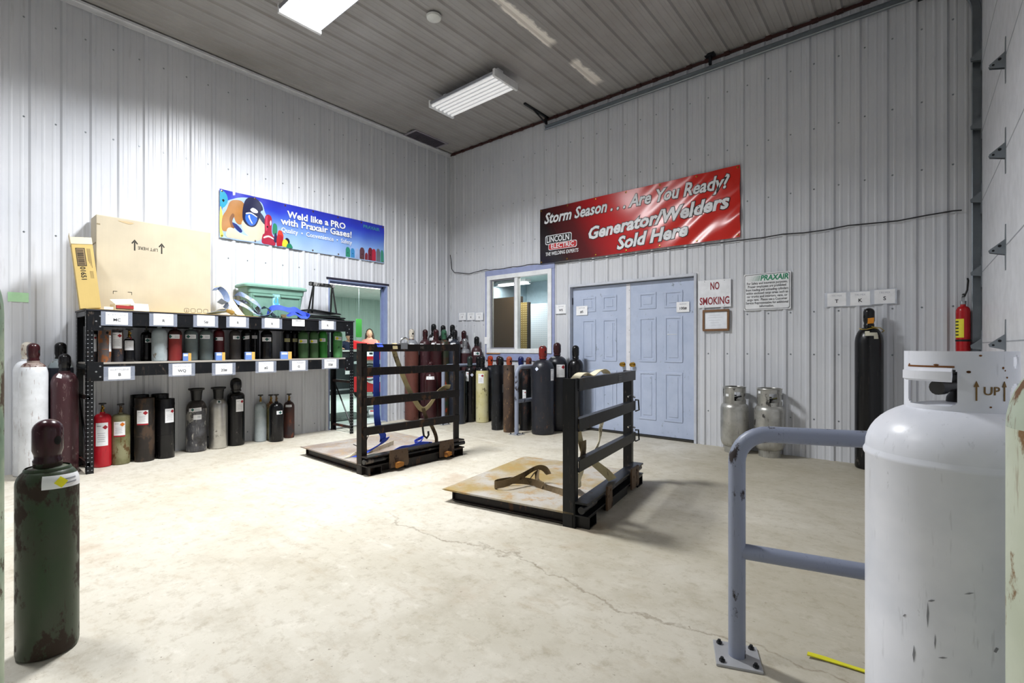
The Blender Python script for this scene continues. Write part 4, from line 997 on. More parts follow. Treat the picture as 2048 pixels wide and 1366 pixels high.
mb.build('sticker', [plain('pale blue sticker', '#9fd6e2', .5), plain('sticker blue', '#5ab4d4', .5)], r)
# straps on the rack
SB = paint('faded blue webbing', '#6f86b4', '#b9bcc0', .25, .75, 10, '#93a3c0', streak=.2); ST = paint('tan webbing', '#c4b594', '#8a7c60', .2, .8, 10, '#d6cab0', streak=.2)
SBB = paint('bright blue webbing', '#2f49b8', '#1d2a66', .12, .7, 10, '#3a58cc', streak=.2); SDK = paint('dark webbing', '#2b303c', '#6f7a92', .3, .8, 10)
def strap(name, label, pts, mat, wid=.05, loc=(0, 0, 0), th=.003, group=None, cat='strap', sub=6):
    return tag(MB().ribbon(pts, wid, th, sub=sub).build(name, mat, loc=loc), label, cat, group)
g = 'straps heaped on the rack'
T_ = TOP
strap('webbing_strap', 'tan strap hanging down the heap beside the large cardboard box', [((.20, -3.93, T_+.36), (0, .6, .2)), ((.24, -3.86, T_+.32), (.1, 1, .2)), ((.33, -3.86, T_+.22), (0, 1, 0)), ((.40, -3.83, T_+.12), (0, 1, .1)), ((.46, -3.79, T_+.03), (0, 1, .1)), ((.50, -3.78, T_+.006), (0, 1, 0))], ST, .08, group=g)
strap('webbing_strap', 'tan strap coiled low at the right foot of the large cardboard box', [((.40, -4.06, T_+.012), (1, 0, .3)), ((.44, -4.00, T_+.05), (1, 0, .5)), ((.45, -3.92, T_+.055), (1, 0, .4)), ((.46, -3.86, T_+.03), (1, .2, .5)), ((.42, -3.86, T_+.010), (1, .2, 0))], ST, .08, group=g)
strap('webbing_strap', 'faded blue strap lying flat at the very front left of the heap', [((.42, -4.12, T_+.008), (.9, .1, .2)), ((.45, -4.02, T_+.03), (1, 0, .4)), ((.47, -3.96, T_+.04), (1, 0, .3)), ((.44, -3.90, T_+.08), (.6, 0, .8)), ((.40, -3.92, T_+.13), (.6, .3, .8))], SB, .08, group=g)
strap('webbing_strap', 'faded blue strap arching at the top of the heap against the cardboard box', [((.22, -3.97, T_+.30), (1, .3, 0)), ((.26, -3.94, T_+.335), (1, .4, .2)), ((.33, -3.90, T_+.27), (.9, .5, .3)), ((.38, -3.89, T_+.19), (.9, .5, .3)), ((.42, -3.92, T_+.14), (.8, .5, .3)), ((.43, -3.99, T_+.17), (.8, .3, .5))], SB, .08, group=g)
strap('webbing_strap', 'wide faded blue strap folded across the front of the green tote', [((.30, -3.78, T_+.24), (1, .1, .4)), ((.42, -3.74, T_+.255), (.6, .4, -1)), ((.46, -3.66, T_+.20), (.3, .4, -1)), ((.48, -3.59, T_+.15), (.3, .4, -1)), ((.46, -3.54, T_+.10), (.3, .3, -1))], SB, .085, group=g)
strap('webbing_strap', 'dark strap looped between the two faded blue ones on the heap', [((.34, -3.78, T_+.06), (1, .3, .2)), ((.40, -3.77, T_+.15), (.5, .5, -.6)), ((.44, -3.70, T_+.17), (.2, .5, -.8)), ((.47, -3.64, T_+.10), (.3, .5, -.6)), ((.49, -3.60, T_+.03), (.8, .5, -.1)), ((.46, -3.56, T_+.05), (.8, .3, .3)), ((.42, -3.58, T_+.12), (.8, .3, .5))], SDK, .05, group=g)
strap('webbing_strap', 'faded blue strap running down to the rack edge in front of the tote', [((.38, -3.80, T_+.17), (.5, .4, -.8)), ((.44, -3.73, T_+.13), (.4, .4, -.8)), ((.49, -3.66, T_+.07), (.4, .3, -.7)), ((.52, -3.60, T_+.02), (.9, .3, -.2)), ((.515, -3.52, T_+.012), (1, 0, .2)), ((.49, -3.45, T_+.035), (1, .1, .6)), ((.46, -3.43, T_+.06), (.9, .2, .7))], SB, .085, group=g)
strap('webbing_strap', 'bright blue strap draped over the heap in front of the tote', [((.40, -3.44, T_+.02), (.8, 0, .8)), ((.43, -3.40, T_+.11), (.6, .3, -.7)), ((.47, -3.32, T_+.125), (.5, .2, -.9)), ((.49, -3.22, T_+.10), (.5, .1, -.9)), ((.49, -3.13, T_+.11), (.4, .1, -.9)), ((.50, -3.06, T_+.07), (.4, .1, -.9)), ((.50, -3.00, T_+.05), (.3, .1, -.9))], SBB, .075, group=g)
strap('webbing_strap', 'bright blue strap looped at the front edge of the rack before the tote', [((.50, -3.24, T_+.02), (.9, .2, -.3)), ((.53, -3.17, T_+.06), (.3, .4, -.8)), ((.535, -3.10, T_+.02), (.4, .2, -.8)), ((.535, -3.02, T_+.012), (.4, 0, -.5)), ((.52, -2.97, T_+.04), (.6, 0, .6)), ((.48, -3.02, T_+.065), (.5, .2, .9)), ((.47, -3.12, T_+.075), (.5, .3, .9)), ((.49, -3.2, T_+.06), (.6, .2, .9))], SBB, .05, group=g)
strap('webbing_strap', 'dark blue green strap at the left of the bright blue ones', [((.38, -3.50, T_+.10), (1, .2, .2)), ((.42, -3.46, T_+.12), (.6, .6, -.5)), ((.46, -3.42, T_+.06), (.3, .8, -.4)), ((.50, -3.40, T_+.012), (.6, .6, .1)), ((.52, -3.36, T_+.008), (.8, .4, 0))], paint('dark teal webbing', '#22343c', '#56707a', .25, .8, 10), .06, group=g)
tag(MB().box((-.02, -.025, 0), (.02, .025, .04)).cyl((-.0, -.03, .02), (0, .03, .02), .012, n=10).build('ratchet_buckle', plain('brassy buckle', '#9c8a66', .4, .6), loc=(.50, -3.29, TOP)), 'small brassy strap buckle lying under the bright blue strap', 'buckle')
# dark panels and trestle at the right end of the rack
g = 'dark flat panels stacked on the rack'
for k, (z, dx, dy, rz, rx, l, sx, sy) in enumerate(((.0, .0, 0, 2, 0, 'lowest dark flat panel of the stack at the rack\'s right end', .20, .27), (.022, .01, -.02, -4, 0, 'second dark panel of the stack at the rack\'s right end', .20, .30), (.044, .0, -.03, 3, 0, 'third dark panel of the stack at the rack\'s right end', .18, .25), (.066, .01, .0, -2, 6, 'topmost tilted dark panel of the stack at the rack\'s right end', .19, .22))):
    o = MB(); loft(o, [(rr(sx, sy, .05), 0), (rr(sx+.006, sy+.006, .05), .006), (rr(sx, sy, .05), .016)])
    o = tag(o.build('flat_panel', plain('dark panel plastic', '#1b1d20', .3) if k % 2 else plain('greenish panel', '#3a4440', .3), loc=(.29+dx, -2.70+dy, TOP+z)), l, 'panel', g)
    o.rotation_euler = (R(-rx), 0, R(rz))
    if rx: o.location.z += .03
r = thing('folding_stand', 'black folding stand with a scuffed top bar on the dark panel stack', 'stand', (.30, -2.66, TOP+.10))
MB().box((-.02, -.18, .36), (.02, .17, .405)).box((-.024, -.19, .365), (.024, -.10, .41)).build('top_bar', paint('scuffed bar', '#1c1c1e', '#8c8c8c', .45, .5, 30), r)
for x0, y0, x1, y1 in ((.0, -.13, .01, -.16), (.0, .14, .06, .17), (-.01, -.13, -.10, -.16), (-.01, .14, -.10, .17)): MB().cyl((x0, y0, .375), (x1, y1, -.005 if y1 < 0 else -.01), .011, n=8).build('leg', BLACK, r)
# ------------------------------------------------------------------ cylinder pallets
RBRN = paint('rusty brown steel', '#1a1312', '#4f3829', .26, .5, 12, '#130f0f', spec=.3); EDGE = paint('worn edge steel', '#6a5444', '#a58a74', .5, .5, 20)
def chan(mb, x, y0, y1, z0, z1, d=.045, t=.006):
    mb.box((x-t, y0, z0), (x, y1, z1)).box((x-d, y0, z1-t), (x-t, y1, z1)).box((x-d, y0, z0), (x-t, y1, z0+t)); return mb
def pallet(label, loc, rz, L, D, rails, Hh, steel, plate, flat):
    r = thing('cylinder_pallet', label, 'pallet', loc, R(rz))
    mb = MB().box((-D, 0, .088), (.0, L, .10)).prism([(-D, .088), (-D-.03, .094), (-D, .10)], 0, L, mw=Matrix(((1,0,0,0),(0,0,1,0),(0,1,0,0),(0,0,0,1))))
    mb.build('deck_plate', plate, r)
    mb = MB()
    for y in (.05, L/2, L-.05):
        mb.box((-D+.06, y-.003, .012), (-.01, y+.003, .088)).box((-D+.06, y-.025, .012), (-.01, y+.025, .018)).box((-D+.06, y-.025, .082), (-.01, y+.025, .088))
    mb.box((-D+.05, .03, .02), (-D+.06, L-.03, .088)).box((-.012, 0, .0), (0, L, .088))
    mb.build('deck_frame', RBRN, r)
    w = .078
    for y, s in ((0, 1), (L, -1)):
        a, b = sorted((y, y+s*.008)); c, d = sorted((y, y+s*(.055 if not flat else .05)))
        MB().box((-w, a, .0), (.012, b, Hh)).box((.004, c, .0), (.012, d, Hh)).build('upright', steel, r)
    for z0, z1 in rails:
        mb = MB(); chan(mb, .02, .012 if not flat else .05, L+(.0 if not flat else .045), z0, z1); mb.build('rail', steel, r)
    return r
def base(r, L, steel, hooks, orange):
    mb = MB().box((.0, 0, .165), (.10, L, .178)).box((.0, 0, .082), (.10, L, .092)).box((.0, 0, .092), (.012, L, .165))
    mb.build('base_channel', steel, r)
    mb = MB().cyl((.06, -.012, .13), (.06, .22, .13), .024, n=16).cyl((.06, L-.22, .13), (.06, L+.03, .13), .022, n=16).cyl((.06, .2, .13), (.06, L-.2, .13), .014, n=10)
    mb.build('pin_shaft', paint('dark shaft steel', '#1d1d20', '#6c625a', .3, .35, 14), r)
    mb = MB(); t = .008
    for y0, y1 in ((.03, .16), (L-.16, L-.02)):
        mb.box((.0, y0, 0), (.10, y1, t)).box((.0, y0, .08-t), (.10, y1, .08)).box((.0, y0, t), (.10, y0+t, .08-t)).box((.0, y1-t, t), (.10, y1, .08-t))
        mb.build('fork_pocket', steel, r); mb = MB()
    MB().box((.05, hooks[0][1], .0), (.075, hooks[1][0], .082)).build('cross_bar', steel, r)
    for y0, y1 in hooks:
        h = MB().prism([(y0, .035), (y1, .035), (y1+.01, .06), (y1, .20), (y0+.01, .205), (y0, .17)], 0, .014, mw=fl(0, 0, .10))
        for u, v in ((.3, .13), (.7, .17)): h.lathe([(.010, 0), (.010, .004), (.004, .005), (0, .005)], 10, mw=fl(y0+(y1-y0)*u, v, .114))
        o = h.build('hook_plate', paint('brown hook plate', '#4a3626', '#2c211c', .4, .55, 10, '#5c4732'), r)
        if orange: MB().prism([(.0, 0), (.075, .012), (.08, .045), (.04, .055), (.0, .048)], 0, .035, mw=fl(y0+.06, .032, .114)).build('rusty_block', paint('orange rust', '#b0742e', '#6a3f1c', .4, .8, 20), o)
PLA = mat_plate('checkered deck grey', '#a9a29c', '#8e7f74', '#a88a62'); PLB = mat_plate('rusty deck ochre', '#b3aea6', '#a08a58', '#a8803c')
pa = pallet('rusty brown steel cylinder pallet with four rails, the one farther back on the left', (2.545, -3.515, 0), -1.7, 1.22, 1.22, ((1.155, 1.228), (.93, 1.005), (.645, .722), (.366, .44)), 1.235, RBRN, PLA, False)
base(pa, 1.22, RBRN, ((.24, .45), (.86, 1.05)), True)
mb = MB(); random.seed(5)
for i in range(16):
    y = .48+i*.021; z = .105+random.random()*.02
    mb.box((.0125, y, z), (.0135, y+random.choice((.004, .012, .016)), z+.006+random.random()*.03))
mb.build('chalk_marks', plain('chalk', '#a89878', .8), pa)
text('lettering', 'HE', .04, plain('scratched steel', '#6c6460', .5), pa, fl(.70, 1.192, .0206))
pb = pallet('black steel cylinder pallet with three rails, the nearer one in the middle of the floor', (4.796, -3.372, 0), 9.1, 1.30, 1.08, ((.905, .988), (.634, .718), (.36, .44)), .990, BLK, PLB, True)
base(pb, 1.30, BLK, ((.34, .44), (.92, 1.12)), False)
for z in (.60, .33):
    MB().tube([(.02, 1.34, z+.125), (.03, 1.395, z+.12), (.035, 1.40, z+.03), (.02, 1.345, z+.025)], .007, 8).build('end_loop', BLK, pb)
    MB().tube([(-.02, 1.25, z+.16), (-.0, 1.29, z+.17), (.03, 1.30, z+.15)], .008, 8).build('pin_handle', STEEL, pb)
tx = MB().box((.0203, .86, .915), (.0212, .94, .978)); tx.build('data_plate', plain('data plate', '#5d5f62', .4, .4), pb)
mb = MB()
for i in range(3):
    for k in range(3): mb.box((.0212, .866+k*.026, .922+i*.019), (.0217, .884+k*.026, .934+i*.019))
mb.build('data_print', BLKPRINT, pb)

def on(p, x, y, z):      # a point of a pallet's own frame in the room
    a = p.rotation_euler.z; return (p.location.x+x*math.cos(a)-y*math.sin(a), p.location.y+x*math.sin(a)+y*math.cos(a), p.location.z+z)
def pstrap(p, label, pts, mat, wid=.05, th=.003):
    a = p.rotation_euler.z; q = []
    for (x, y, z), (u, v, w) in pts: q.append((on(p, x, y, z), (u*math.cos(a)-v*math.sin(a), u*math.sin(a)+v*math.cos(a), w)))
    return strap('webbing_strap', label, q, mat, wid, th=th)
TAN = paint('dirty tan webbing', '#9c8f6a', '#6c6048', .3, .8, 10, '#b3a67e', streak=.2); TAND = paint('dark tan webbing', '#6d5c42', '#433828', .3, .8, 10)
TANW = paint('pale tan webbing', '#cfc3a0', '#8f8468', .25, .8, 10, '#e0d8c0', streak=.2)
pstrap(pa, 'bright blue strap hanging straight down the back of the four rail pallet', [((.03, .19, 1.20), (0, 1, 0)), ((.0, .19, 1.236), (0, 1, 0)), ((-.05, .20, 1.19), (0, 1, 0)), ((-.07, .21, .90), (.2, 1, 0)), ((-.08, .22, .55), (.1, 1, 0)), ((-.09, .25, .40), (.3, 1, .2)), ((-.11, .31, .32), (.2, .9, .1)), ((-.12, .31, .26), (.0, 1, .3))], SBB, .065)
pstrap(pa, 'bright blue strap crumpled at the foot of the hanging one on the left pallet', [((-.10, .34, .29), (.2, .9, .2)), ((-.13, .32, .24), (.2, .9, .3)), ((-.20, .25, .18), (.5, .8, .3)), ((-.25, .17, .135), (.6, .7, .1)), ((-.30, .09, .107), (.6, .7, 0))], SBB, .08)
pstrap(pa, 'tan strap sagging between the rails of the four rail pallet', [((.03, .36, 1.18), (0, 1, 0)), ((.0, .37, 1.236), (0, 1, 0)), ((-.05, .40, 1.16), (.0, 1, .3)), ((-.05, .50, .92), (0, .9, .4)), ((-.05, .62, .70), (0, .8, .6)), ((-.05, .74, .545), (.2, .4, .9)), ((-.045, .84, .57), (.2, -.3, .9)), ((-.045, .96, .70), (.2, -.5, .8)), ((-.03, 1.05, .755), (.3, -.2, .9)), ((.0, 1.10, .76), (.4, 0, .9))], TAN, .055)
pstrap(pa, 'dark tan strap end hanging below the lowest rail of the left pallet', [((-.04, .76, .55), (0, 1, 0)), ((-.05, .80, .46), (0, 1, .1)), ((-.05, .88, .35), (0, 1, .4)), ((-.06, .95, .22), (0, 1, .2)), ((-.07, .96, .125), (0, 1, 0))], TAND, .045)
pstrap(pa, 'pale tan strap lying loose on the deck of the left pallet', [((-.35, -.02+.05, .104), (0, 1, 0)), ((-.28, .14, .15), (.3, 0, 1)), ((-.30, .26, .135), (.3, .0, 1)), ((-.36, .40, .13), (.2, .0, 1)), ((-.45, .58, .13), (.1, 0, 1)), ((-.52, .72, .13), (.1, 0, 1))], TANW, .05)
pstrap(pa, 'blue strap looped loosely at the middle of the left pallet deck', [((-.12, .30, .105), (.2, 1, 0)), ((-.13, .50, .15), (.3, .6, .6)), ((-.16, .68, .13), (.2, .2, 1)), ((-.17, .80, .15), (.3, .1, .9)), ((-.22, .90, .20), (.6, .1, .8)), ((-.28, .86, .17), (.6, -.4, .6)), ((-.20, .78, .16), (.4, -.5, .6)), ((-.14, .94, .13), (.4, .4, .7))], SBB, .06)
def ratchet(p, x, y, z, label, rz=0):
    r = thing('ratchet_buckle', label, 'buckle', on(p, x, y, z), p.rotation_euler.z+R(rz))
    MB().box((-.02, -.05, .002), (.02, .05, .012)).box((.02, -.05, -.05), (.026, .03, .012)).build('plate', STEEL, r)
    MB().tube([(.01, -.05+.0, .015), (.012, -.03, .05), (.012, .01, .062), (.012, .045, .045), (.012, .05, .0)], .011, 10).build('handle', CHROME, r)
    return r
ratchet(pa, .0, .48, 1.229, 'shiny ratchet buckle on the top rail of the left pallet')
r = thing('strap_hook', 'black hook dangling below the lowest rail of the left pallet', 'hook', on(pa, -.03, .74, .23))
MB().tube([(0, 0, .15), (0, .01, .08), (0, .02, .03), (0, .06, .0), (0, .085, .03), (0, .08, .07)], .011, 8).build('hook', BLACK, r)
r = thing('strap_hook', 'thin bent wire hook on the blue strap of the left pallet', 'hook', on(pa, -.14, .1, .18))
MB().tube([(0, -.10, .09), (0, .02, .02), (0, .05, .12), (0, .09, .2)], .004, 6).build('hook', BLACK, r)
# the nearer pallet's straps
pstrap(pb, 'pale tan strap humped over the top rail of the black pallet', [((-.06, .10, .95), (1, .0, .0)), ((-.02, .12, 1.005), (.9, .3, 0)), ((-.01, .20, 1.02), (1, .1, 0)), ((.0, .29, .995), (1, 0, 0)), ((.0, .40, 1.015), (1, 0, .1)), ((.0, .52, 1.03), (1, 0, .1)), ((.005, .60, 1.012), (1, 0, .1)), ((.01, .615, .994), (1, 0, 0))], TANW, .06, .005)
pstrap(pb, 'broad tan strap hanging inside the left upright of the black pallet', [((-.055, .09, .96), (0, 1, 0)), ((-.06, .10, .85), (0, 1, 0)), ((-.07, .12, .6), (0, 1, 0)), ((-.09, .14, .35), (0, 1, 0)), ((-.11, .16, .21), (.1, 1, 0))], TAN, .10)
pstrap(pb, 'second tan strap slanting down from the top rail of the black pallet', [((-.055, .12, .98), (0, 1, 0)), ((-.06, .17, .80), (0, .9, .3)), ((-.07, .26, .58), (0, .9, .3)), ((-.07, .33, .45), (0, .9, .3))], TAN, .08)
pstrap(pb, 'thin twisted tan strap near the far side of the black pallet', [((-.05, .74, .66), (.8, .6, 0)), ((-.06, .68, .58), (.5, .8, .2)), ((-.05, .62, .48), (.0, 1, .2)), ((-.07, .55, .38), (.6, .8, .1)), ((-.08, .52, .30), (.9, .3, 0))], TANW, .04)
pstrap(pb, 'tan strap falling from the lowest rail of the black pallet onto its base', [((-.05, .40, .42), (.2, 1, 0)), ((-.05, .44, .36), (.2, 1, 0)), ((.02, .56, .25), (.2, 1, .2)), ((.055, .62, .185), (.3, 1, .1))], TAN, .10)
pstrap(pb, 'pale tan strap crumpled on the base of the black pallet by the left upright', [((-.06, .10, .36), (.0, 1, 0)), ((-.05, .13, .26), (.2, 1, .0)), ((-.10, .22, .16), (.4, .8, .4)), ((-.08, .28, .24), (.6, .2, .8)), ((-.05, .24, .32), (.5, .5, .6)), ((-.12, .34, .27), (.3, .6, .7)), ((-.15, .42, .15), (.5, .8, .2)), ((-.2, .5, .11), (.4, .9, 0))], TANW, .07)
pstrap(pb, 'dark tan folded strap end standing up at the second rail of the black pallet', [((-.045, .26, .40), (0, 1, 0)), ((-.04, .27, .47), (0, 1, 0)), ((-.04, .27, .53), (0, 1, 0))], TAND, .09, .006)
pstrap(pb, 'tan strap looped on the deck of the black pallet', [((-.12, .30, .125), (.1, 1, .2)), ((-.35, .36, .115), (0, .2, 1)), ((-.52, .40, .135), (0, 0, 1)), ((-.66, .36, .14), (0, 0, 1)), ((-.75, .26, .135), (0, 0, 1)), ((-.74, .19, .135), (0, 0, 1)), ((-.66, .22, .15), (0, .2, 1)), ((-.60, .36, .18), (.1, .3, 1)), ((-.55, .50, .22), (.4, .3, .8)), ((-.50, .55, .215), (.7, .2, .5)), ((-.46, .56, .17), (.8, -.2, .3))], TAND, .055)
pstrap(pb, 'thin dark tan strap bridging the loop on the deck of the black pallet', [((-.60, .46, .105), (.3, 0, 1)), ((-.57, .44, .14), (.6, .2, .8)), ((-.54, .50, .20), (.7, .2, .6)), ((-.50, .44, .135), (.4, .3, .9)), ((-.42, .38, .13), (.2, .3, 1))], TAND, .05)

# ------------------------------------------------------------------ pipe rails
PIPE = paint('grey lavender pipe paint', '#858c9e', '#2c2526', .2, .4, 10, '#868da0', streak=.6)
def hoop(label, p, q, h, hm, rad, drop=0.0):
    d = Vector((q[0]-p[0], q[1]-p[1], 0)); L = d.length; a = math.atan2(d.y, d.x)
    r = thing('pipe_rail', label, 'railing', (p[0], p[1], 0), a)
    c = .11; pts = [(0, 0, .01), (0, 0, h*.5), (0, 0, h-c)]+[(c-c*math.cos(t), 0, h-c+c*math.sin(t)) for t in [i*PI/2/8 for i in range(1, 9)]]
    pts += [(L-c, 0, h)]+[(L-c+c*math.sin(t), 0, h-c+c*math.cos(t)) for t in [i*PI/2/8 for i in range(1, 9)]]+[(L, 0, h*.5), (L, 0, .01)]
    MB().tube(pts, rad, 18).build('hoop', PIPE, r)
    MB().cyl((0, 0, hm), (L, 0, hm-drop), rad*.93, n=16).build('mid_rail', PIPE, r)
    for x in (0, L):
        o = MB().box((-.08, -.08, 0), (.08, .08, .010)).build('base_plate', plain('grey plate', '#a9aaad', .45, .3), r, bevel=.002)
        o.matrix_local = Matrix.Translation((x, 0, 0))
        for sx in (-1, 1):
            for sy in (-1, 1): MB().lathe([(.011, .010), (.011, .018), (.006, .018), (.006, .026), (0, .026)], 6, (sx*.058, sy*.058, 0)).build('bolt', plain('dark bolt', '#24262a', .5, .5), o)
    return r
hoop('grey pipe rail in the right foreground, beside the big white tank', (6.002, -4.096), (6.88, -3.75), .868, .415, .031, .05)
hoop('left grey pipe rail standing between cylinders before the window', (.92, -1.02), (.92, -.10), .905, .44, .028)
hoop('right grey pipe rail between the rusty and the big slate cylinder', (2.335, -.956), (2.335, -.10), .925, .455, .030)
strap('plastic_strap', 'yellow plastic strap end on the floor by the big white tank', [((6.21, -3.915, .012), (0, 1, .2)), ((6.27, -3.90, .008), (0, 1, .3)), ((6.33, -3.893, .006), (0, 1, 0)), ((6.42, -3.885, .006), (0, 1, 0))], plain('yellow strap plastic', '#e2dc2c', .5), .018, th=.004)

# ------------------------------------------------------------------ propane tanks
def collar_grid(mb, rr_, z0, z1, a0, a1, holes, n=120, m=24, th=.0035, mat=0):
    """curved sheet with real openings; holes are (kind, angle, z, half angle, half height)"""
    keep = []
    for i in range(n):
        for j in range(m):
            a = a0+(a1-a0)*(i+.5)/n; z = z0+(z1-z0)*(j+.5)/m; ok = True
            for k, ca, cz, ha, hz in holes:
                u, v = (a-ca)/ha, (z-cz)/hz
                if k == 'oval' and u*u+v*v < 1: ok = False
                if k == 'rect' and abs(u)**6+abs(v)**6 < 1: ok = False
            if ok: keep.append((i, j))
    ks = set(keep); full = abs(a1-a0) > 2*PI-.01
    def V(i, j, s): a = a0+(a1-a0)*i/n; r = rr_+s*th/2; return (r*math.cos(a), r*math.sin(a), z0+(z1-z0)*j/m)
    for i, j in keep:
        mb.add([V(i, j, 1), V(i+1, j, 1), V(i+1, j+1, 1), V(i, j+1, 1)], [(0, 1, 2, 3)], mat, True)
        mb.add([V(i, j, -1), V(i, j+1, -1), V(i+1, j+1, -1), V(i+1, j, -1)], [(0, 1, 2, 3)], mat, True)
        for (di, dj, p, q) in ((-1, 0, (i, j+1), (i, j)), (1, 0, (i+1, j), (i+1, j+1)), (0, -1, (i, j), (i+1, j)), (0, 1, (i+1, j+1), (i, j+1))):
            ni = (i+di) % n if full else i+di
            if (ni, j+dj) not in ks: mb.add([V(*p, 1), V(*p, -1), V(*q, -1), V(*q, 1)], [(0, 1, 2, 3)], mat)
    return mb
WT = paint('white tank paint', '#e6e8f0', '#8a8b92', .0, .32, 9, '#dcdfe8', streak=.35, bmp=.04)
tx_, ty_ = 6.615, -4.443
t = thing('propane_tank', 'big white propane tank with a stamped collar in the right foreground', 'propane tank', (tx_, ty_, 0), facing(tx_, ty_))
r_ = .19; zs = .925
prof = [(0, .03), (r_*.7, .03), (r_*.72, 0), (r_*.74, 0), (r_*.76, .05), (r_*.93, .085), (r_, .14), (r_, .5), (r_, zs-.012), (r_*1.024, zs-.004), (r_*1.024, zs+.003), (r_*1.0, zs+.012)]+[(a, b) for a, b in dome(r_, zs+.014, .125, 0, 12, .82)]
MB().lathe(prof, 64).build('body', WT, t)
zc = zs+.10
mb = MB(); A0 = R(-112); A1 = R(112)
collar_grid(mb, .105, zc-.01, 1.190, A0, A1, [('rect', R(-32), 1.105, R(31), .047), ('oval', R(66), 1.165, R(7), .016), ('oval', R(66), 1.085, R(13), .032), ('rect', R(-32), zc-.012, R(36), .022), ('rect', R(62), zc-.012, R(28), .018)], n=150, m=40)
co = mb.build('collar', WT, t)
co.data.polygons.foreach_set('use_smooth', [True]*len(co.data.polygons)); co.data.set_sharp_from_angle(angle=R(40))
mb = MB()
a = [R(-58+i*5.2) for i in range(11)]
vs = []
for x in a: vs += [((.108)*math.cos(x), .108*math.sin(x), 1.150), ((.124)*math.cos(x), .124*math.sin(x), 1.142), ((.124)*math.cos(x), .124*math.sin(x), 1.122), ((.116)*math.cos(x), .116*math.sin(x), 1.117), ((.106)*math.cos(x), .106*math.sin(x), 1.130)]
mb.add(vs, [(i*5+j, i*5+(j+1) % 5, i*5+5+(j+1) % 5, i*5+5+j) for i in range(10) for j in range(5)]+[(0, 1, 2, 3, 4), (54, 53, 52, 51, 50)], 0, True)
mb.build('rolled_grip', WT, co)
RUST = paint('rust stain', '#7a4a1c', '#4a2c12', .4, .8, 30)
mb = MB(); collar_grid(mb, .1075, 1.151, 1.155, R(-62), R(-4), [], n=30, m=2, th=.001)
rfc = rfun([(.1068, 0), (.1068, 2)])
for a_, z_, w_, h_ in ((20, 1.180, 1.6, .0022), (44, 1.152, 1.3, .003), (46.5, 1.146, .8, .0018), (49, 1.130, 1.2, .0022), (30, 1.062, 1.4, .002), (9, 1.142, 2.2, .003), (-60, 1.156, 1.5, .003), (-22, 1.157, 3, .0022)): patch(mb, rfc, R(a_), z_, R(w_), h_, 'disc', off=.0006, n=12)
mb.build('rust_marks', RUST, co, fix=False)
STAMP = plain('stamped brown', '#7a5d30', .7)
def bend(o, rad, z, a_):
    for v in o.data.vertices:
        an = a_+v.co.x/rad; rr_ = rad+v.co.z; v.co = Vector((rr_*math.cos(an), rr_*math.sin(an), z+v.co.y))
o = text('lettering', 'UP', .027, STAMP, co, Matrix.Identity(4), bold=.01, ext=.0004); bend(o, .1078, 1.098, R(31))
for a_ in (R(16), R(45)):
    mb = MB().box((-.0015, -.022, 0), (.0015, .014, .0008)).prism([(-.005, .010), (.005, .010), (0, .024)], 0, .0008); o = mb.build('arrow', STAMP, co); bend(o, .1078, 1.098, a_)
o = MB().lathe([(0, 0), (.026, 0), (.024, .02), (.018, .03), (.018, .075), (.022, .08), (.022, .095), (0, .095)], 18, (0, 0, zs+.13)).cyl((0, -.0, 1.105), (.055, -.035, 1.10), .013, n=14).cyl((.045, -.029, 1.101), (.062, -.040, 1.10), .018, n=14).build('valve', BLACK, t)
MB().lathe([(0, .0), (.03, 0), (.033, .008), (.03, .018), (0, .02)], 14, (0, 0, 1.152)).build('hand_wheel', plain('dark knob', '#18181a', .4), o)
mb = MB(); rf = rfun([(r_, .3), (r_, zs-.012)])
random.seed(11)
for a_, z_, w_, h_ in ((-24, .48, .004, .035), (-14, .62, .01, .004), (-16, .585, .003, .05), (-30, .56, .006, .005), (-8, .50, .012, .003), (5, .66, .012, .003), (12, .40, .003, .02), (-40, .36, .003, .012), (-35, .30, .004, .02), (18, .55, .006, .010), (-12, .53, .002, .03)): patch(mb, rf, R(a_), z_, w_/2/r_*1.4, h_/2*1.2, 'diamond', off=.0007, n=3, tilt=.004)
mb.build('scuff_marks', plain('scuff grey', '#85868c', .6), t, fix=False)
px_, py_ = 6.765, -4.911
gas('pale green rusty cylinder cut by the right edge of the picture', px_, py_, .115, 1.36, paint('pale green rusty paint', '#c4cab8', '#7d6040', .22, .45, 11, '#b9c0ac', streak=.8), cp_black, sh=.13, shoulder=(paint('pale green shoulder paint', '#b4bfae', '#6a4c34', .25, .45, 9, '#a6b09e'), 1.0))
AL2 = paint('worn aluminium tank', '#b9b8b3', '#4a4846', .22, .32, 9, '#9a9994', metal=.6)
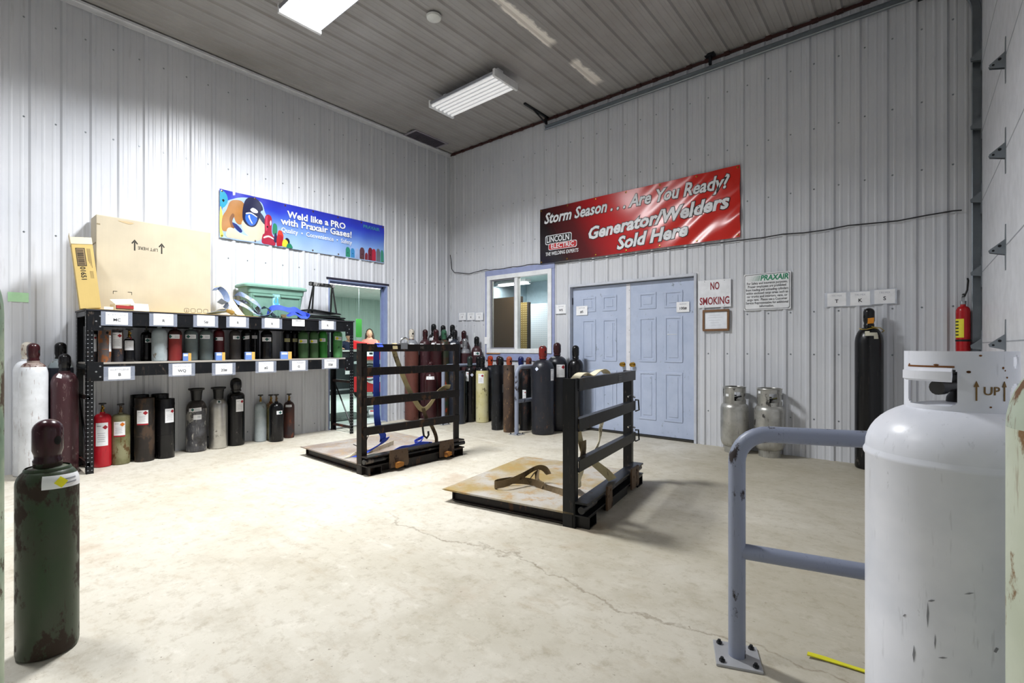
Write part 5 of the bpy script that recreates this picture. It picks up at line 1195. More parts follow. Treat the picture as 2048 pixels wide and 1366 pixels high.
def forktank(label, x, y, r, face, extra):
    t = thing('forklift_propane_cylinder', label, 'propane cylinder', (x, y, 0), face)
    h = .742; zc = .575
    prof = [(0, .075), (r*.70, .075)]+[(r*(.72+.28*math.sin(i/6*PI/2)), .075+.09*(1-math.cos(i/6*PI/2))) for i in range(1, 7)]+[(r, .33)]+[(r*1.006, .345), (r, .36), (r, .50)]+dome(r, .50, .085, 0, 9, .7)
    MB().lathe(prof, 44).build('body', AL2, t)
    mb = MB(); collar_grid(mb, r*.70, 0.0, .085, 0, 2*PI, [], n=44, m=2, th=.006); mb.build('foot_ring', AL2, t)
    mb = MB(); collar_grid(mb, r*.80, zc-.03, h, 0, 2*PI, [('rect', R(5), .645, R(40), .05), ('rect', R(-85), .645, R(30), .04), ('rect', R(180), .645, R(34), .042), ('rect', R(95), .645, R(30), .04)], n=120, m=20, th=.005)
    c = mb.build('collar', AL2, t)
    mb = MB().tube([(r*.80*math.cos(a), r*.80*math.sin(a), h) for a in [i*2*PI/40 for i in range(40)]], .006, 8, closed=True); mb.build('collar_rim', AL2, c)
    v = MB().lathe([(0, 0), (.02, 0), (.018, .05), (0, .05)], 12, (0, 0, .58)).cyl((0, 0, .62), (.05, .02, .625), .014, n=10).cyl((0, 0, .61), (-.03, -.06, .615), .013, n=10).build('valve', plain('dark valve', '#2a2926', .45, .6), t)
    MB().cyl((.0, .0, .62), (.0, .075, .64), .010, n=8).lathe([(0, 0), (.025, 0), (.025, .012), (0, .012)], 10, (0, .0, .64)).build('gauge', plain('gauge olive', '#5a5632', .5, .3) if extra else BLACK, v)
    mb = MB(); rf = rfun([(r*.80, zc), (r*.80, h)]); patch(mb, rf, R(-38 if not extra else -52), .705 if extra else .655, .022/r, .014, off=.004); mb.build('label', PAPER, c, fix=False)
    return t
forktank('dull aluminium forklift propane cylinder nearer the double door', 4.94, -.20, .148, facing(4.94, -.2), 0)
forktank('dull aluminium forklift propane cylinder right of its twin by the back wall', 5.30, -.19, .152, facing(5.3, -.19), 1)

# ------------------------------------------------------------------ fire extinguisher
r = thing('fire_extinguisher', 'red fire extinguisher with yellow label hanging in the far right corner', 'fire extinguisher', (6.866, -.08, 1.12))
MB().lathe([(0, 0), (.05, 0), (.05, .012), (.05, .40)]+dome(.05, .40, .05, .02)+[(.018, .47), (0, .47)], 28).build('body', plain('extinguisher red', '#b5141c', .25), r)
MB().lathe([(.0175, 0), (.022, .0), (.022, .03), (0, .03)], 14, (0, 0, .468)).box((-.012, -.03, .495), (.012, .02, .53)).build('valve', STEEL, r)
MB().box((-.009, -.11, .53), (.009, .02, .538)).box((-.008, -.10, .552), (.008, .015, .558)).build('handle', BLACK, r)
MB().tube([(.0, .02, .51), (.03, .03, .60), (.035, .01, .68), (.03, -.01, .70)], .007, 8).build('hose', BLACK, r)
mb = MB(); rf = rfun([(.05, 0), (.05, .4)]); patch(mb, rf, R(222), .25, .9, .085)
lb = mb.build('label', plain('yellow label', '#eee23a', .5), r, fix=False)
mb = MB()
for k in range(5): patch(mb, rf, R(212), .19+k*.03, .35, .006, off=.002, n=3)
mb.build('print', INK, lb, fix=False)
MB().lathe([(.0505, 0), (.053, .002), (.053, .016), (.0505, .018)], 28, (0, 0, .13)).box((-.02, .049, .08), (.02, .06, .42)).build('bracket', BLACK, r)

# ------------------------------------------------------------------ banners and signs
def banner(name, label, frame, L, Hh, fn, mat, back, nx=120, ny=26):
    mb = MB(); vs = []
    for j in range(ny+1):
        for i in range(nx+1): u, v = L*i/nx, Hh*j/ny; vs.append((u, v, fn(u, v)))
    n = len(vs); vs += [(x, y, z-.0015) for x, y, z in vs]; w = nx+1
    fs = [(j*w+i, j*w+i+1, j*w+w+i+1, j*w+w+i) for j in range(ny) for i in range(nx)]
    mb.add(vs, fs+[tuple(n+k for k in f[::-1]) for f in fs], 0, True)
    rim = [(i, 0) for i in range(nx)]+[(nx, j) for j in range(ny)]+[(i, ny) for i in range(nx, 0, -1)]+[(0, j) for j in range(ny, 0, -1)]
    ids = [j*w+i for i, j in rim]
    mb.add(vs, [(ids[k], n+ids[k], n+ids[(k+1) % len(ids)], ids[(k+1) % len(ids)]) for k in range(len(ids))], 1)
    o = mb.build(name, [mat, back], mw=frame); tag(o, label, 'banner')
    mb = MB()
    for i in range(7):
        for v in (.025, Hh-.025):
            u = .025+(L-.05)*i/6; mb.lathe([(.005, 0), (.012, .001), (.012, .003), (.005, .004)], 12, (u, v, fn(u, v)+.0006))
    mb.build('grommet', BRASS, o); return o
def fnb(u, v): return .024+.004*math.sin(u*9+v*5)+.003*math.sin(u*21-v*8)+.002*math.sin(v*17)
def fnr(u, v):
    f = max(0, (u-1.2)/1.7)
    g = math.sin((u*1.0-v*1.5)*13+.6*math.sin(u*3))*.011*f**1.5+math.sin((u-v*.9)*24)*.004*f*f+math.sin(u*4.5+v*3)*.006
    return .040+g+.010*math.exp(-((u-.3)**2)/.05)*(1-v)
bb = banner('banner', 'blue welding gases banner on the left wall above the doorway', fl(-3.846, 2.535), 2.375, .595, fnb, mat_banner_blue(), plain('banner edge', '#d9dbe4', .5))
def bt(parent, fn, body, u, v, size, mat, width, bold=.012, shear=0, rot=0, lift=.003, outline=None, ob=.05):
    mw = Matrix.Translation((u, v, lift)) @ Matrix.Rotation(R(rot), 4, 'Z')
    def f2(x, y):
        x0, y0 = x-u, y-v; c, s = math.cos(R(rot)), math.sin(R(rot)); return fn(u+x0*c-y0*s, v+x0*s+y0*c)
    o = text('lettering', body, size, mat, parent, mw, bold, shear, width=width, fn=f2, res=2)
    if outline: text('outline', body, size, outline, parent, Matrix.Translation((u, v, lift-.0016)) @ Matrix.Rotation(R(rot), 4, 'Z'), ob, shear, xs=LASTXS[0], fn=f2, res=2)
    return o
SHD = plain('banner text shadow', '#2c3f8c', .5)
bt(bb, fnb, 'Weld like a PRO', 1.26, .452, .125, LETTER, .87, .025, outline=SHD, ob=.035, lift=.0085); bt(bb, fnb, 'with Praxair Gases!', 1.27, .345, .125, LETTER, 1.06, .025, outline=SHD, ob=.035, lift=.0085)
bt(bb, fnb, 'Quality  \u2022  Convenience  \u2022  Safety', 1.27, .23, .088, LETTER, 1.06, .008, lift=.0085); bt(bb, fnb, 'PRAXAIR', 2.14, .515, .07, plain('faint green print', '#3c8a9c', .4), .30, .02)
def art(name, parent, fn, shapes, lift=.0022):
    out = MB(); mats = []
    for k, (m, pts, *sm) in enumerate(shapes):
        if m not in mats: mats.append(m)
        p = smoothpoly(pts, 5) if not sm else pts
        bm = bmesh.new(); bm.faces.new([bm.verts.new((x, y, 0)) for x, y in p])
        bmesh.ops.triangulate(bm, faces=bm.faces[:])
        for ax in (0, 1):
            lo = min(v.co[ax] for v in bm.verts); hi = max(v.co[ax] for v in bm.verts); g = math.ceil(lo/.03)*.03
            no = Vector((1, 0, 0)) if ax == 0 else Vector((0, 1, 0))
            while g < hi:
                bmesh.ops.bisect_plane(bm, geom=bm.verts[:]+bm.edges[:]+bm.faces[:], plane_co=no*g, plane_no=no); g += .03
        bm.verts.index_update(); bmesh.ops.recalc_face_normals(bm, faces=bm.faces[:])
        up = sum(f.normal.z for f in bm.faces) >= 0
        out.add([(v.co.x, v.co.y, fn(v.co.x, v.co.y)+lift+.00015*k) for v in bm.verts], [[v.index for v in (f.verts if up else list(f.verts)[::-1])] for f in bm.faces], mats.index(m)); bm.free()
    return out.build(name, mats, parent, fix=False)
P = lambda n, c: plain(n, c, .4)
halo = P('banner pale halo', '#9db8e6'); jack = P('banner leather', '#a8733a'); jackd = P('banner leather shade', '#7c4f2a'); helm = P('banner helmet blue', '#15193f'); visor = P('banner visor', '#2c62c4'); glove = P('banner glove', '#c9c3ae'); teal = P('banner teal', '#2c98b8'); capr = P('banner crimson', '#a2203c'); capr2 = P('banner crimson light', '#c8405c')
shapes = [(halo, [(.03, .20), (.06, .42), (.22, .52), (.40, .56), (.58, .54), (.64, .42), (.69, .33), (.70, .2), (.7, .02), (.5, .01), (.1, .01)]),
 (teal, [(.004, .40), (.004, .56), (.05, .575), (.10, .53), (.11, .46), (.08, .40), (.04, .37)]), (HOLE, [(.03, .46), (.05, .475), (.065, .46), (.05, .44)]),
 (P('banner lime', '#d4dc62'), [(.004, .03), (.004, .36), (.03, .34), (.045, .22), (.035, .10), (.05, .03)]),
 (jack, [(.03, .10), (.035, .25), (.09, .35), (.14, .46), (.22, .50), (.32, .49), (.36, .38), (.33, .25), (.28, .20), (.22, .22), (.18, .30), (.13, .24), (.16, .15), (.10, .09)]),
 (jackd, [(.13, .24), (.17, .32), (.20, .30), (.17, .22), (.20, .15), (.16, .14)]), (P('banner cuff', '#1d2c6c'), [(.17, .21), (.24, .19), (.31, .13), (.28, .10), (.20, .15)]),
 (glove, [(.09, .02), (.10, .12), (.17, .14), (.26, .10), (.36, .075), (.46, .08), (.50, .03), (.42, .012), (.2, .012)]),
 (glove, [(.30, .20), (.34, .28), (.44, .28), (.52, .36), (.60, .34), (.65, .22), (.62, .10), (.54, .03), (.46, .06), (.36, .10)]),
 (P('banner sleeve dark', '#3a3f55'), [(.52, .40), (.58, .40), (.64, .33), (.67, .25), (.62, .27), (.56, .33)]),
 (helm, [(.32, .28), (.32, .42), (.36, .53), (.44, .575), (.54, .56), (.60, .49), (.61, .44), (.58, .42), (.57, .36), (.52, .24), (.46, .20), (.38, .21)]),
 (visor, [(.36, .28), (.37, .36), (.43, .375), (.50, .35), (.53, .31), (.49, .235), (.42, .215)]), (LETTER, [(.37, .365), (.44, .38), (.52, .345), (.52, .335), (.44, .365), (.37, .35)]), (LETTER, [(.40, .33), (.42, .345), (.43, .30), (.46, .25), (.45, .245), (.415, .295)]),
 (P('banner oval', '#e2e4ea'), [(.43, .42), (.47, .445), (.53, .42), (.53, .39), (.48, .385), (.44, .40)]),
 (capr, [(.60, .02), (.61, .12), (.64, .16), (.64, .34), (.67, .39), (.72, .39), (.75, .34), (.75, .17), (.79, .10), (.80, .01), (.7, .008)]), (capr2, [(.655, .20), (.655, .34), (.68, .37), (.68, .20)]), (LETTER, [(.72, .30), (.735, .33), (.742, .29), (.73, .26)]), (HOLE, [(.67, .24), (.685, .25), (.695, .235), (.68, .222)]), (LETTER, [(.63, .10), (.70, .125), (.77, .10), (.77, .085), (.70, .105), (.63, .08)]),
 (P('banner green', '#1f7c5a'), [(.76, .17), (.77, .28), (.80, .30), (.83, .27), (.83, .18), (.80, .15)]), (P('banner navy', '#1c2148'), [(.78, .06), (.79, .16), (.82, .165), (.83, .06)]), (P('banner red orange', '#c23a28'), [(.83, .13), (.85, .21), (.90, .21), (.93, .14), (.90, .07), (.85, .06)]), (P('banner red', '#a81c2a'), [(.82, .02), (.83, .14), (.87, .16), (.92, .13), (.92, .03), (.87, .01)]),
 (P('banner black', '#22222c'), [(.94, .07), (.97, .13), (1.02, .12), (1.03, .06), (.98, .03)]), (P('banner yellow', '#d9cf3c'), [(.91, .02), (.92, .09), (.96, .11), (1.0, .08), (1.0, .02), (.95, .01)]), (P('banner green2', '#1f7c5a'), [(.98, .01), (1.0, .06), (1.05, .06), (1.08, .01), (1.03, .005)])]
shapes = [(m, [(x*.83, y) for x, y in pts]) for m, pts in shapes]
art('picture', bb, fnb, shapes)
caps = []; cols = ('#2f8a72', '#3c86c0', '#9fb0d6', '#5c3a44', '#7c2c34', '#6a2030', '#b02840', '#6c6f78', '#3f8f7a')
for k, (u, w_, h_) in enumerate(((1.735, .075, .16), (1.815, .065, .155), (1.89, .06, .165), (1.975, .085, .19), (2.05, .05, .12), (2.12, .08, .21), (2.18, .07, .20), (2.26, .075, .215), (2.335, .06, .205))):
    caps.append((P('banner cap '+cols[k], cols[k]), [(u-w_/2, .012), (u-w_/2, h_*.75), (u-w_*.3, h_*.95), (u, h_), (u+w_*.3, h_*.95), (u+w_/2, h_*.75), (u+w_/2, .012)], 1)); 
    if k in (0, 1, 3, 5): caps.append((HOLE, [(u-.008, h_*.45), (u, h_*.5), (u+.008, h_*.45), (u, h_*.4)], 1))
art('cap_row', bb, fnb, caps)

rb = banner('banner', 'red and black welder sales banner on the back wall', fb(2.06, 2.487), 2.90, .842, fnr, mat_banner_red(), plain('red banner edge', '#5a1216', .5), 160, 40)
bt(rb, fnr, 'Storm Season . . . Are You Ready?', 1.42, .675, .225, LETTER, 2.70, .025, .28, 0, .0045, BLKPRINT, .06)
bt(rb, fnr, 'Generator/Welders', 1.80, .385, .235, LETTER, 1.93, .035, .28, 3.2, .0045, BLKPRINT, .075); bt(rb, fnr, 'Sold Here', 1.79, .155, .235, LETTER, .98, .035, .28, 3.2, .0045, BLKPRINT, .075)
def rbox(u0, v0, u1, v1): return [(u0, v0+.02), (u0+.012, v0+.005), (u0+.03, v0), (u1-.02, v0), (u1-.005, v0+.012), (u1, v0+.03), (u1, v1-.02), (u1-.012, v1-.005), (u1-.03, v1), (u0+.02, v1), (u0+.005, v1-.012), (u0, v1-.03)]
art('logo_panel', rb, fnr, [(LETTER, rbox(.105, .275, .575, .415), 1), (BLKPRINT, rbox(.115, .285, .565, .405), 1), (LETTER, rbox(.165, .185, .665, .29), 1), (BRED, rbox(.173, .193, .657, .282), 1)])
bt(rb, fnr, 'LINCOLN', .335, .345, .125, LETTER, .40, .02, 0, 0, .0055); bt(rb, fnr, 'ELECTRIC', .415, .237, .095, LETTER, .40, .02, 0, 0, .0055); bt(rb, fnr, 'THE WELDING EXPERTS', .40, .13, .075, LETTER, .58, .012, .15, 0, .0045)

r = tag(MB().box((0, 0, 0), (.385, .335, .006)).build('sign_board', plain('white sign board', '#eceef3', .35), mw=fb(4.47, 1.68, -.02), bevel=.003), 'white NO SMOKING sign on the wall right of the double door', 'sign')
text('lettering', 'NO', .125, REDINK, r, Matrix.Translation((.20, .255, .0072)), bold=.02, width=.105); text('lettering', 'SMOKING', .125, REDINK, r, Matrix.Translation((.195, .075, .0072)), bold=.02, width=.345)
MB().lathe([(.005, 0), (.004, .003), (0, .003)], 8, (.08, .318, .006)).lathe([(.005, 0), (.004, .003), (0, .003)], 8, (.31, .318, .006)).lathe([(.005, 0), (.004, .003), (0, .003)], 8, (.08, .018, .006)).lathe([(.005, 0), (.004, .003), (0, .003)], 8, (.31, .018, .006)).build('screw', GALV, r)
r = tag(MB().box((0, 0, 0), (.305, .026, .02)).box((0, .234, 0), (.305, .26, .02)).box((0, .026, 0), (.022, .234, .02)).box((.283, .026, 0), (.305, .234, .02)).build('picture_frame', plain('brown wood frame', '#7a5636', .45), mw=fb(4.53, 1.393, -.02), bevel=.003), 'brown framed certificate hanging below the NO SMOKING sign', 'framed certificate')
MB().box((.02, .024, .004), (.285, .236, .008)).build('certificate', plain('certificate paper', '#eef2fa', .3), r)
mb = MB()
for k, (a_, b_) in enumerate(((.08, .2), (.06, .23), (.07, .21), (.09, .19), (.10, .22))): mb.box((a_, .19-.03*k, .008), (b_, .193-.03*k, .0086))
mb.build('print', GREYINK, r)
r = tag(MB().prism(rr(.242, .21, .012, 3), 0, .006).build('sign_board', plain('white notice board', '#eff1f4', .3), mw=fb(5.237, 1.832, -.02)), 'white safety notice with green logo and black small print on the back wall', 'sign')
mb = MB(); o_, i_ = rr(.232, .20, .02, 4), rr(.227, .195, .018, 4); n = len(o_)
mb.add([(x, y, .0068) for x, y in o_]+[(x, y, .0068) for x, y in i_], [(k, (k+1) % n, n+(k+1) % n, n+k) for k in range(n)]); mb.build('border', INK, r)
text('lettering', 'PRAXAIR', .085, GREENINK, r, Matrix.Translation((.075, .152, .0068)), bold=.03, shear=.2, width=.285)
mb = MB()
for i in range(9):
    for j in range(7):
        s = .0035*(.25+.75*i/8); mb.box((-.185+i*.013+j*.002-s, .128+j*.0085-s, .0066), (-.185+i*.013+j*.002+s, .128+j*.0085+s, .0072))
mb.build('logo_dots', GREENINK, r)
for k, l in enumerate(('For Safety and insurance purposes,', 'Praxair employees are prohibited', 'from loading and unloading cylinders', 'within enclosed cargo areas such as', 'car trunks and interiors, vans, or', 'cargo vans.  Please see a Customer', 'Service Representative for additional', 'information.')):
    text('lettering', l, .038, INK, r, Matrix.Translation((.0, .098-.0375*k, .0068)), bold=.012, width=min(.435, .0122*len(l)))
def wallcard(label, frame, w, h, top, big, group, tape=True):
    r = tag(MB().box((-w/2, -h/2, 0), (w/2, h/2, .002)).build('card', PAPER, mw=frame), label, 'sign', group)
    if tape: MB().box((-w/2-.025, -h/2-.006, -.0012), (w/2+.012, h/2+.006, -.0002)).build('sleeve', plain('wall sleeve', '#d3d8e2', .2), r)
    text('lettering', top, h*.2, GREYINK, r, Matrix.Translation((0, h*.28, .0028)), width=w*.55); text('lettering', big, h*.36, INK, r, Matrix.Translation((0, -h*.14, .0028)), bold=.02)
    return r
g = 'paper cards on the back wall'
for x, z, b, l in ((5.90, 1.697, 'T', 'card lettered T, leftmost of three above the tall black cylinder'), (6.10, 1.694, 'K', 'card lettered K, middle of three above the tall black cylinder'), (6.298, 1.702, 'S', 'card lettered S, rightmost of three above the tall black cylinder')): wallcard(l, fb(x, z, -.022), .165, .138, 'TRI MIX', b, g)
for x, z, b, l in ((.32, 1.745, 'T', 'small card lettered T left of the window'), (.535, 1.74, 'K', 'small card lettered K left of the window'), (.735, 1.73, 'S', 'small card lettered S nearest the window'), (2.435, 1.772, 'W5', 'card reading W5 between the window and the double door')): wallcard(l, fb(x, z, -.022), .17, .13, 'ARGON' if x < 1 else 'ACETYLENE', b, g)
wallcard('card reading #5 on the left leaf of the double door', fb(2.765, 1.735, .034), .19, .135, 'ACETYLENE', '#5', g, False); wallcard('card reading 100# on the right leaf of the double door', fb(4.26, 1.71, .034), .165, .13, 'PROPANE', '100#', g, False)
tag(MB().box((-.05, -.06, 0), (.05, .06, .0015)).box((-.035, .02, .0015), (.035, .026, .002)).build('paper_note', PAPER, mw=fb(.93, 1.31, -.046)), 'small white note stuck on the left edge of the window frame', 'paper')
tag(MB().box((-.07, -.045, 0), (.07, .045, .001)).build('tape_patch', plain('pale green tape', '#bfeec0', .5), mw=fl(-5.565, 1.672, .0045)), 'strip of pale green tape on the left wall', 'tape')
tag(MB().box((-.02, -.05, 0), (.02, .05, .0012)).build('tape_patch', plain('white tape', '#e3e8ea', .5), mw=fb(.60, 1.40, -.0045)), 'strip of white tape on the back wall under the small T K S cards', 'tape')
# cable
pts = [(.012, -.03, 2.88), (.03, -.03, 2.80), (.05, -.03, 2.62), (.12, -.03, 2.55), (.5, -.03, 2.49), (.9, -.035, 2.525)]
pts += [(1.0+i*.1, -.034, 2.50+.006*math.sin(i*1.7)) for i in range(11)]
pts += [(2.1, -.034, 2.475), (3.0, -.026, 2.455), (4.2, -.026, 2.455), (5.0, -.03, 2.45)]+[(5.2+i*.2, -.03, 2.445+.010*math.sin(i*1.9)) for i in range(8)]+[(6.80, -.035, 2.46), (6.86, -.04, 2.455)]
tag(MB().tube(pts, .0065, 6).build('wall_cable', plain('black cable', '#26252a', .6)), 'black cable strung along the back wall above window and doors', 'cable')

# ------------------------------------------------------------------ office things and people
CTR = plain('counter black', '#22272c', .45)
c = thing('service_counter', 'black office counter seen through the doorway', 'counter', (-4.9, .63, 0), R(90))
MB().box((-1.3, -.28, 0), (1.0, .28, 1.08)).build('body', CTR, c); MB().box((-1.34, -.32, 1.08), (1.04, .32, 1.12)).build('worktop', plain('counter top', '#b9bdbb', .4), c)
MB().box((-1.3, -.282, .10), (1.0, -.279, .14)).build('kick_strip', plain('grey strip', '#8c9094', .4), c)
MB().box((.02, -.285, .62), (.20, -.281, .76)).build('red_sign', BRED, c); MB().box((.02, -.285, .50), (.20, -.281, .62)).build('white_sign', PAPER, c)
m = thing('welding_machine', 'red welding machine on a wheeled cart seen through the doorway', 'machine', (-3.55, .72, 0), R(-45))
MB().box((-.20, -.36, .14), (.30, .30, .50)).build('lower_cabinet', BRED, m, bevel=.01)
MB().box((-.2, -.34, .50), (.28, .26, .80)).build('dark_bay', plain('dark bay', '#17181a', .5), m)
MB().box((-.24, -.36, .80), (.30, .34, .86)).build('tray', plain('grey tray', '#9aa0a2', .4), m)
u = MB().box((-.18, -.30, .90), (.22, .28, 1.15)).build('upper_unit', BRED, m, bevel=.008)
mb = MB().prism([(-.42, 1.36), (.34, 1.18), (.34, 1.14), (-.42, 1.15)], -.24, .24, mw=Matrix(((0,0,1,0),(1,0,0,0),(0,1,0,0),(0,0,0,1)))); mb.build('hood', BRED, u, bevel=.006)
MB().box((.221, -.26, .98), (.224, .10, 1.13)).build('front_label', PAPER, u); MB().box((.224, -.02, 1.02), (.226, .06, 1.07)).build('print', INK, u)
MB().tube([(.34, .20*math.cos(a), .62+.20*math.sin(a)) for a in [i*2*PI/28 for i in range(28)]], .022, 8, closed=True).tube([(.37, .17*math.cos(a)+.02, .60+.17*math.sin(a)) for a in [i*2*PI/28 for i in range(28)]], .018, 8, closed=True).build('hose_coil', plain('hose grey', '#3a3d40', .4), m)
mb = MB().prism([(-.16, .47), (.30, .50), (.28, .40), (.12, .32), (-.02, .36)], 0, .006, mw=fl(0, 0, .301)); mb.build('cloth', PAPER, m)
for y in (-.28, .26): MB().lathe([(.04, -.03), (.10, -.03), (.11, 0), (.10, .03), (.04, .03)], 22, mw=Matrix(((0,0,1,.18),(1,0,0,y),(0,1,0,.11),(0,0,0,1)))).build('wheel', RUBBER, m)
for x in (-.12, .22):
    for y in (-.3, .24): MB().cyl((x, y, .0), (x, y, .15), .02, n=8).build('leg', BLACK, m)
o = tag(loft(MB(), [(rr(.07, .21, .03), 0), (rr(.07, .21, .03), .02)]).build('green_panel', plain('bright green panel', '#3a8a34', .5), mw=Matrix(((0, 0, 1, -3.2), (1, 0, 0, .13), (0, 1, 0, 1.63), (0, 0, 0, 1)))), 'bright green hanging panel seen through the doorway', 'panel')
MB().tube([(.0, .20, .01), (.0, .6, .01), (.0, .985, .01)], .004, 6).build('hanging_wire', GALV, o)
tag(MB().box((-.45, -.42, 0), (.45, .42, .012)).build('door_mat', paint('dark green mat', '#3e4a46', '#5b6a66', .35, .9, 24, '#2f3a37', streak=.2), loc=(-1.05, -1.55, 0), bevel=.004), 'dark green floor mat just inside the doorway', 'mat')
o = tag(MB().box((-.12, -.09, 0), (.12, .09, .17)).box((-.125, -.095, .17), (.125, .095, .18)).build('junction_box', plain('grey metal box', '#8f9694', .45, .4), loc=(-.66, -1.24, .0)), 'small grey metal box on the floor inside the doorway', 'box')
o.rotation_euler = (0, 0, R(40)); MB().box((-.02, -.0915, .05), (.08, -.09, .13)).box((.0, -.0925, .10), (.07, -.0915, .12), 1).build('label', [PAPER, BRED], o); MB().lathe([(.03, 0), (.03, .004), (0, .004)], 14, mw=Matrix(((1,0,0,-.07),(0,0,-1,-.09),(0,1,0,.09),(0,0,0,1)))).build('knockout', HOLE, o)

SKIN = plain('skin', '#d8a78c', .5); HAIR = plain('brown hair', '#3a2a20', .6); HAIRD = plain('dark hair', '#241c18', .6)
def egg(c, sx, sy, sz, jaw=0.0, n=20):
    mb = MB(); pr = [(math.sin(PI*i/n), -math.cos(PI*i/n)) for i in range(n+1)]; pr[0] = (0, -1); pr[-1] = (0, 1)
    mb.lathe(pr, 28)
    mb.v = [(c[0]+x*sx*(1-jaw*max(0, -z)*.6), c[1]+y*sy*(1-jaw*max(0, -z)), c[2]+z*sz) for x, y, z in mb.v]; return mb
def skin_mesh(name, nodes, edges, mat, parent, root=0, sub=2, extra=None, vox=.005):
    me = bpy.data.meshes.new(name); bm = bmesh.new(); lay = bm.verts.layers.skin.verify(); vs = []
    for i, (p, r) in enumerate(nodes):
        v = bm.verts.new(p); r = r if isinstance(r, tuple) else (r, r); v[lay].radius = r; v[lay].use_root = (i == root); vs.append(v)
    for a, b in edges: bm.edges.new((vs[a], vs[b]))
    bm.to_mesh(me); bm.free()
    o = bpy.data.objects.new(name, me); COL.objects.link(o)
    o.modifiers.new('skin', 'SKIN').use_smooth_shade = True; s = o.modifiers.new('sub', 'SUBSURF'); s.levels = sub; s.render_levels = sub
    bpy.context.view_layer.update()
    m2 = bpy.data.meshes.new_from_object(o.evaluated_get(bpy.context.evaluated_depsgraph_get()))
    bpy.data.objects.remove(o)
    if extra:       # fuse the head into the same skin
        bm = bmesh.new(); bm.from_mesh(m2)
        for mb in extra:
            vs = [bm.verts.new(p) for p in mb.v]
            for f in mb.f: bm.faces.new([vs[i] for i in f])
        bmesh.ops.recalc_face_normals(bm, faces=bm.faces); bm.to_mesh(m2); bm.free()
        o = bpy.data.objects.new(name, m2); COL.objects.link(o)
        q = o.modifiers.new('fuse', 'REMESH'); q.mode = 'VOXEL'; q.voxel_size = vox; q.use_smooth_shade = True
        q = o.modifiers.new('soft', 'SMOOTH'); q.factor = .5; q.iterations = 3
        bpy.context.view_layer.update(); m2 = bpy.data.meshes.new_from_object(o.evaluated_get(bpy.context.evaluated_depsgraph_get())); bpy.data.objects.remove(o)
        bm = bmesh.new(); bm.from_mesh(m2); left = set(bm.verts); best = set()
        while left:
            st = [left.pop()]; isl = set(st)
            while st:
                for ed in st.pop().link_edges:
                    for w in ed.verts:
                        if w not in isl: isl.add(w); left.discard(w); st.append(w)
            if len(isl) > len(best): best = isl
        bmesh.ops.delete(bm, geom=[v for v in bm.verts if v not in best], context='VERTS'); bm.to_mesh(m2); bm.free()
    m2.name = name; m2.materials.clear(); m2.materials.append(mat)
    o = bpy.data.objects.new(name, m2); COL.objects.link(o); o.parent = parent; return o
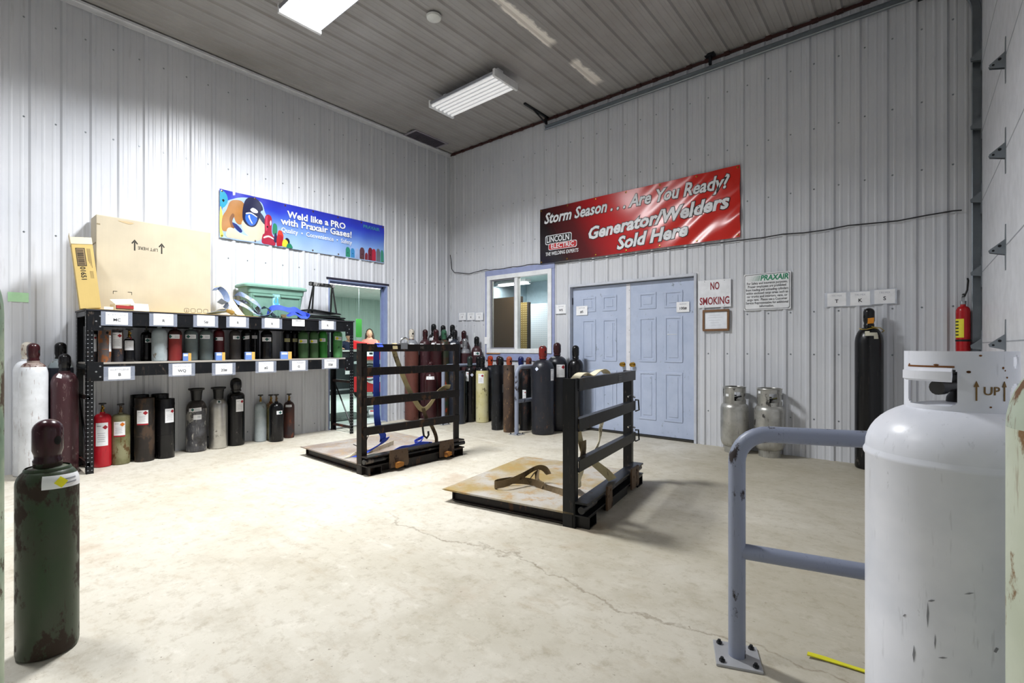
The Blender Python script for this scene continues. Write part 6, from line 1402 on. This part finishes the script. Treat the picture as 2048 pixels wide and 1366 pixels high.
def person(label, loc, rz, top, pants, hair, longhair, lean=0.0, s=1.0, elbows=None):
    """local +X is where the person faces"""
    r = thing('person', label, 'person', loc, rz)
    L = lean
    hip, ch, sh, nk, hd = (0, 0, .92*s), (.10*L, 0, 1.18*s-.02*L), (.24*L, 0, 1.36*s-.06*L), (.30*L, 0, 1.44*s-.07*L), (.36*L+.01, 0, 1.54*s-.08*L)
    nodes = [(hip, (.13*s, .11*s)), ((0, 0, 1.03*s), (.12*s, .10*s)), (ch, (.14*s, .11*s)), (sh, (.10*s, .08*s)), (nk, .052*s), ((hd[0]-.01, 0, hd[2]-.03), .048*s), ((hd[0], 0, hd[2]+.02), .04*s), ((hd[0], 0, hd[2]+.06), .03*s)]
    edges = [(0, 1), (1, 2), (2, 3), (3, 4), (4, 5), (5, 6), (6, 7)]
    hands = []
    for sd in (-1, 1):
        b = len(nodes)
        el = elbows or (.06, .25, 1.06); wr = (el[0]+.22, el[1]-.05, el[2]+.0)
        nodes += [((sh[0], sd*.17*s, sh[2]), .058*s), ((el[0]+.1*L, sd*el[1], el[2]), .042*s), ((wr[0]+.12*L, sd*wr[1], wr[2]), .028*s), ((wr[0]+.08+.12*L, sd*wr[1], wr[2]), (.036, .018))]
        edges += [(3, b), (b, b+1), (b+1, b+2), (b+2, b+3)]; p = Vector((wr[0]+.08+.12*L, sd*wr[1], wr[2]))
        for k, (dy, ln) in enumerate(((-.034, .06), (-.012, .075), (.011, .072), (.033, .055))):
            q = len(nodes); nodes += [(p+Vector((.045, dy, -.002)), .0115), (p+Vector((.045+ln*.6, dy*1.2, -.008)), .0105), (p+Vector((.045+ln, dy*1.25, -.024)), .009)]; edges += [(b+3, q), (q, q+1), (q+1, q+2)]
        q = len(nodes); nodes += [(p+Vector((.0, -sd*.038, -.004)), .013), (p+Vector((.035, -sd*.058, -.012)), .011)]; edges += [(b+3, q), (q, q+1)]
        b = len(nodes)
        nodes += [((0, sd*.10*s, .84*s), .088*s), ((.02, sd*.11*s, .48*s), .058*s), ((-.01, sd*.115*s, .09*s), .042*s), ((.12, sd*.125*s, .045), (.042, .03))]
        edges += [(0, b), (b, b+1), (b+1, b+2), (b+2, b+3)]
    hx = hd[0]; fz = hd[2]+.02
    head = [egg((hx+.005, 0, fz), .096, .076, .118, .22), egg((hx+.094, 0, fz-.016), .016, .010, .020), egg((hx+.075, 0, fz-.066), .018, .024, .012), egg((hx-.005, .076, fz-.008), .018, .008, .028), egg((hx-.005, -.076, fz-.008), .018, .008, .028)]
    skin_mesh('body', nodes, edges, SKIN, r, extra=head)
    # shirt with short sleeves, trousers
    tn = [((0, 0, .90*s), (.155*s, .13*s)), ((0, 0, 1.04*s), (.140*s, .118*s)), (ch, (.170*s, .145*s)), (sh, (.135*s, .118*s)), ((nk[0]-.01, 0, nk[2]-.03), .074*s)]; te = [(0, 1), (1, 2), (2, 3), (3, 4)]
    for sd in (-1, 1):
        el = elbows or (.06, .25, 1.06); b = len(tn)
        a = Vector((sh[0], sd*.17*s, sh[2])); e = Vector((el[0]+.1*L, sd*el[1], el[2])); tn += [(a, .074*s), (a.lerp(e, .62), .060*s)]; te += [(3, b), (b, b+1)]
    skin_mesh('shirt', tn, te, top, r)
    pn = [((0, 0, .93*s), (.15*s, .125*s))]; pe = []
    for sd in (-1, 1):
        b = len(pn); pn += [((0, sd*.10*s, .83*s), .105*s), ((.02, sd*.11*s, .48*s), .075*s), ((-.01, sd*.115*s, .10*s), .062*s)]; pe += [(0, b), (b, b+1), (b+1, b+2)]
    skin_mesh('trousers', pn, pe, pants, r)
    for sd in (-1, 1): skin_mesh('shoe', [((-.05, sd*.115*s, .04), (.05, .04)), ((.06, sd*.12*s, .04), (.052, .04)), ((.17, sd*.13*s, .035), (.04, .032))], [(0, 1), (1, 2)], BLACK, r)
    hn = [((hx-.05, 0, fz+.02), .05), ((hx-.06, 0, fz-.05), (.04, .06))]; he = [(0, 1)]
    locks = [egg((hx-.058, 0, fz-.09), .050, .088, .15)]+[egg((hx-.022, sd*.088, fz-.12), .036, .032, .15) for sd in (-1, 1)] if longhair else []
    skin_mesh('hair', hn, he, hair, r, extra=[egg((hx-.022, 0, fz+.030), .095, .089, .108, -.1 if longhair else .1)]+locks)
    for sd in (-1, 1): MB().lathe([(0, -.007), (.008, 0), (0, .007)], 10, (hx+.088, sd*.029, fz+.012)).build('eye', plain('eye dark', '#2a1d18', .3), r)
    egg((hx+.091, 0, fz-.055), .006, .022, .006).build('mouth', plain('lip', '#a85a54', .5), r)
    return r
person('woman with long brown hair and a coral pink top seen through the doorway', (-4.22, 1.1, 0), R(-40), plain('coral pink cloth', '#e08a80', .8), plain('dark trousers', '#24262c', .8), HAIR, True, .0, .985)
person('person in a navy shirt leaning on the office counter', (-5.42, 1.2, 0), R(-20), plain('navy cloth', '#232c4a', .8), plain('grey trousers', '#3a3c44', .8), HAIRD, False, .6, .98, (.22, .30, 1.16))
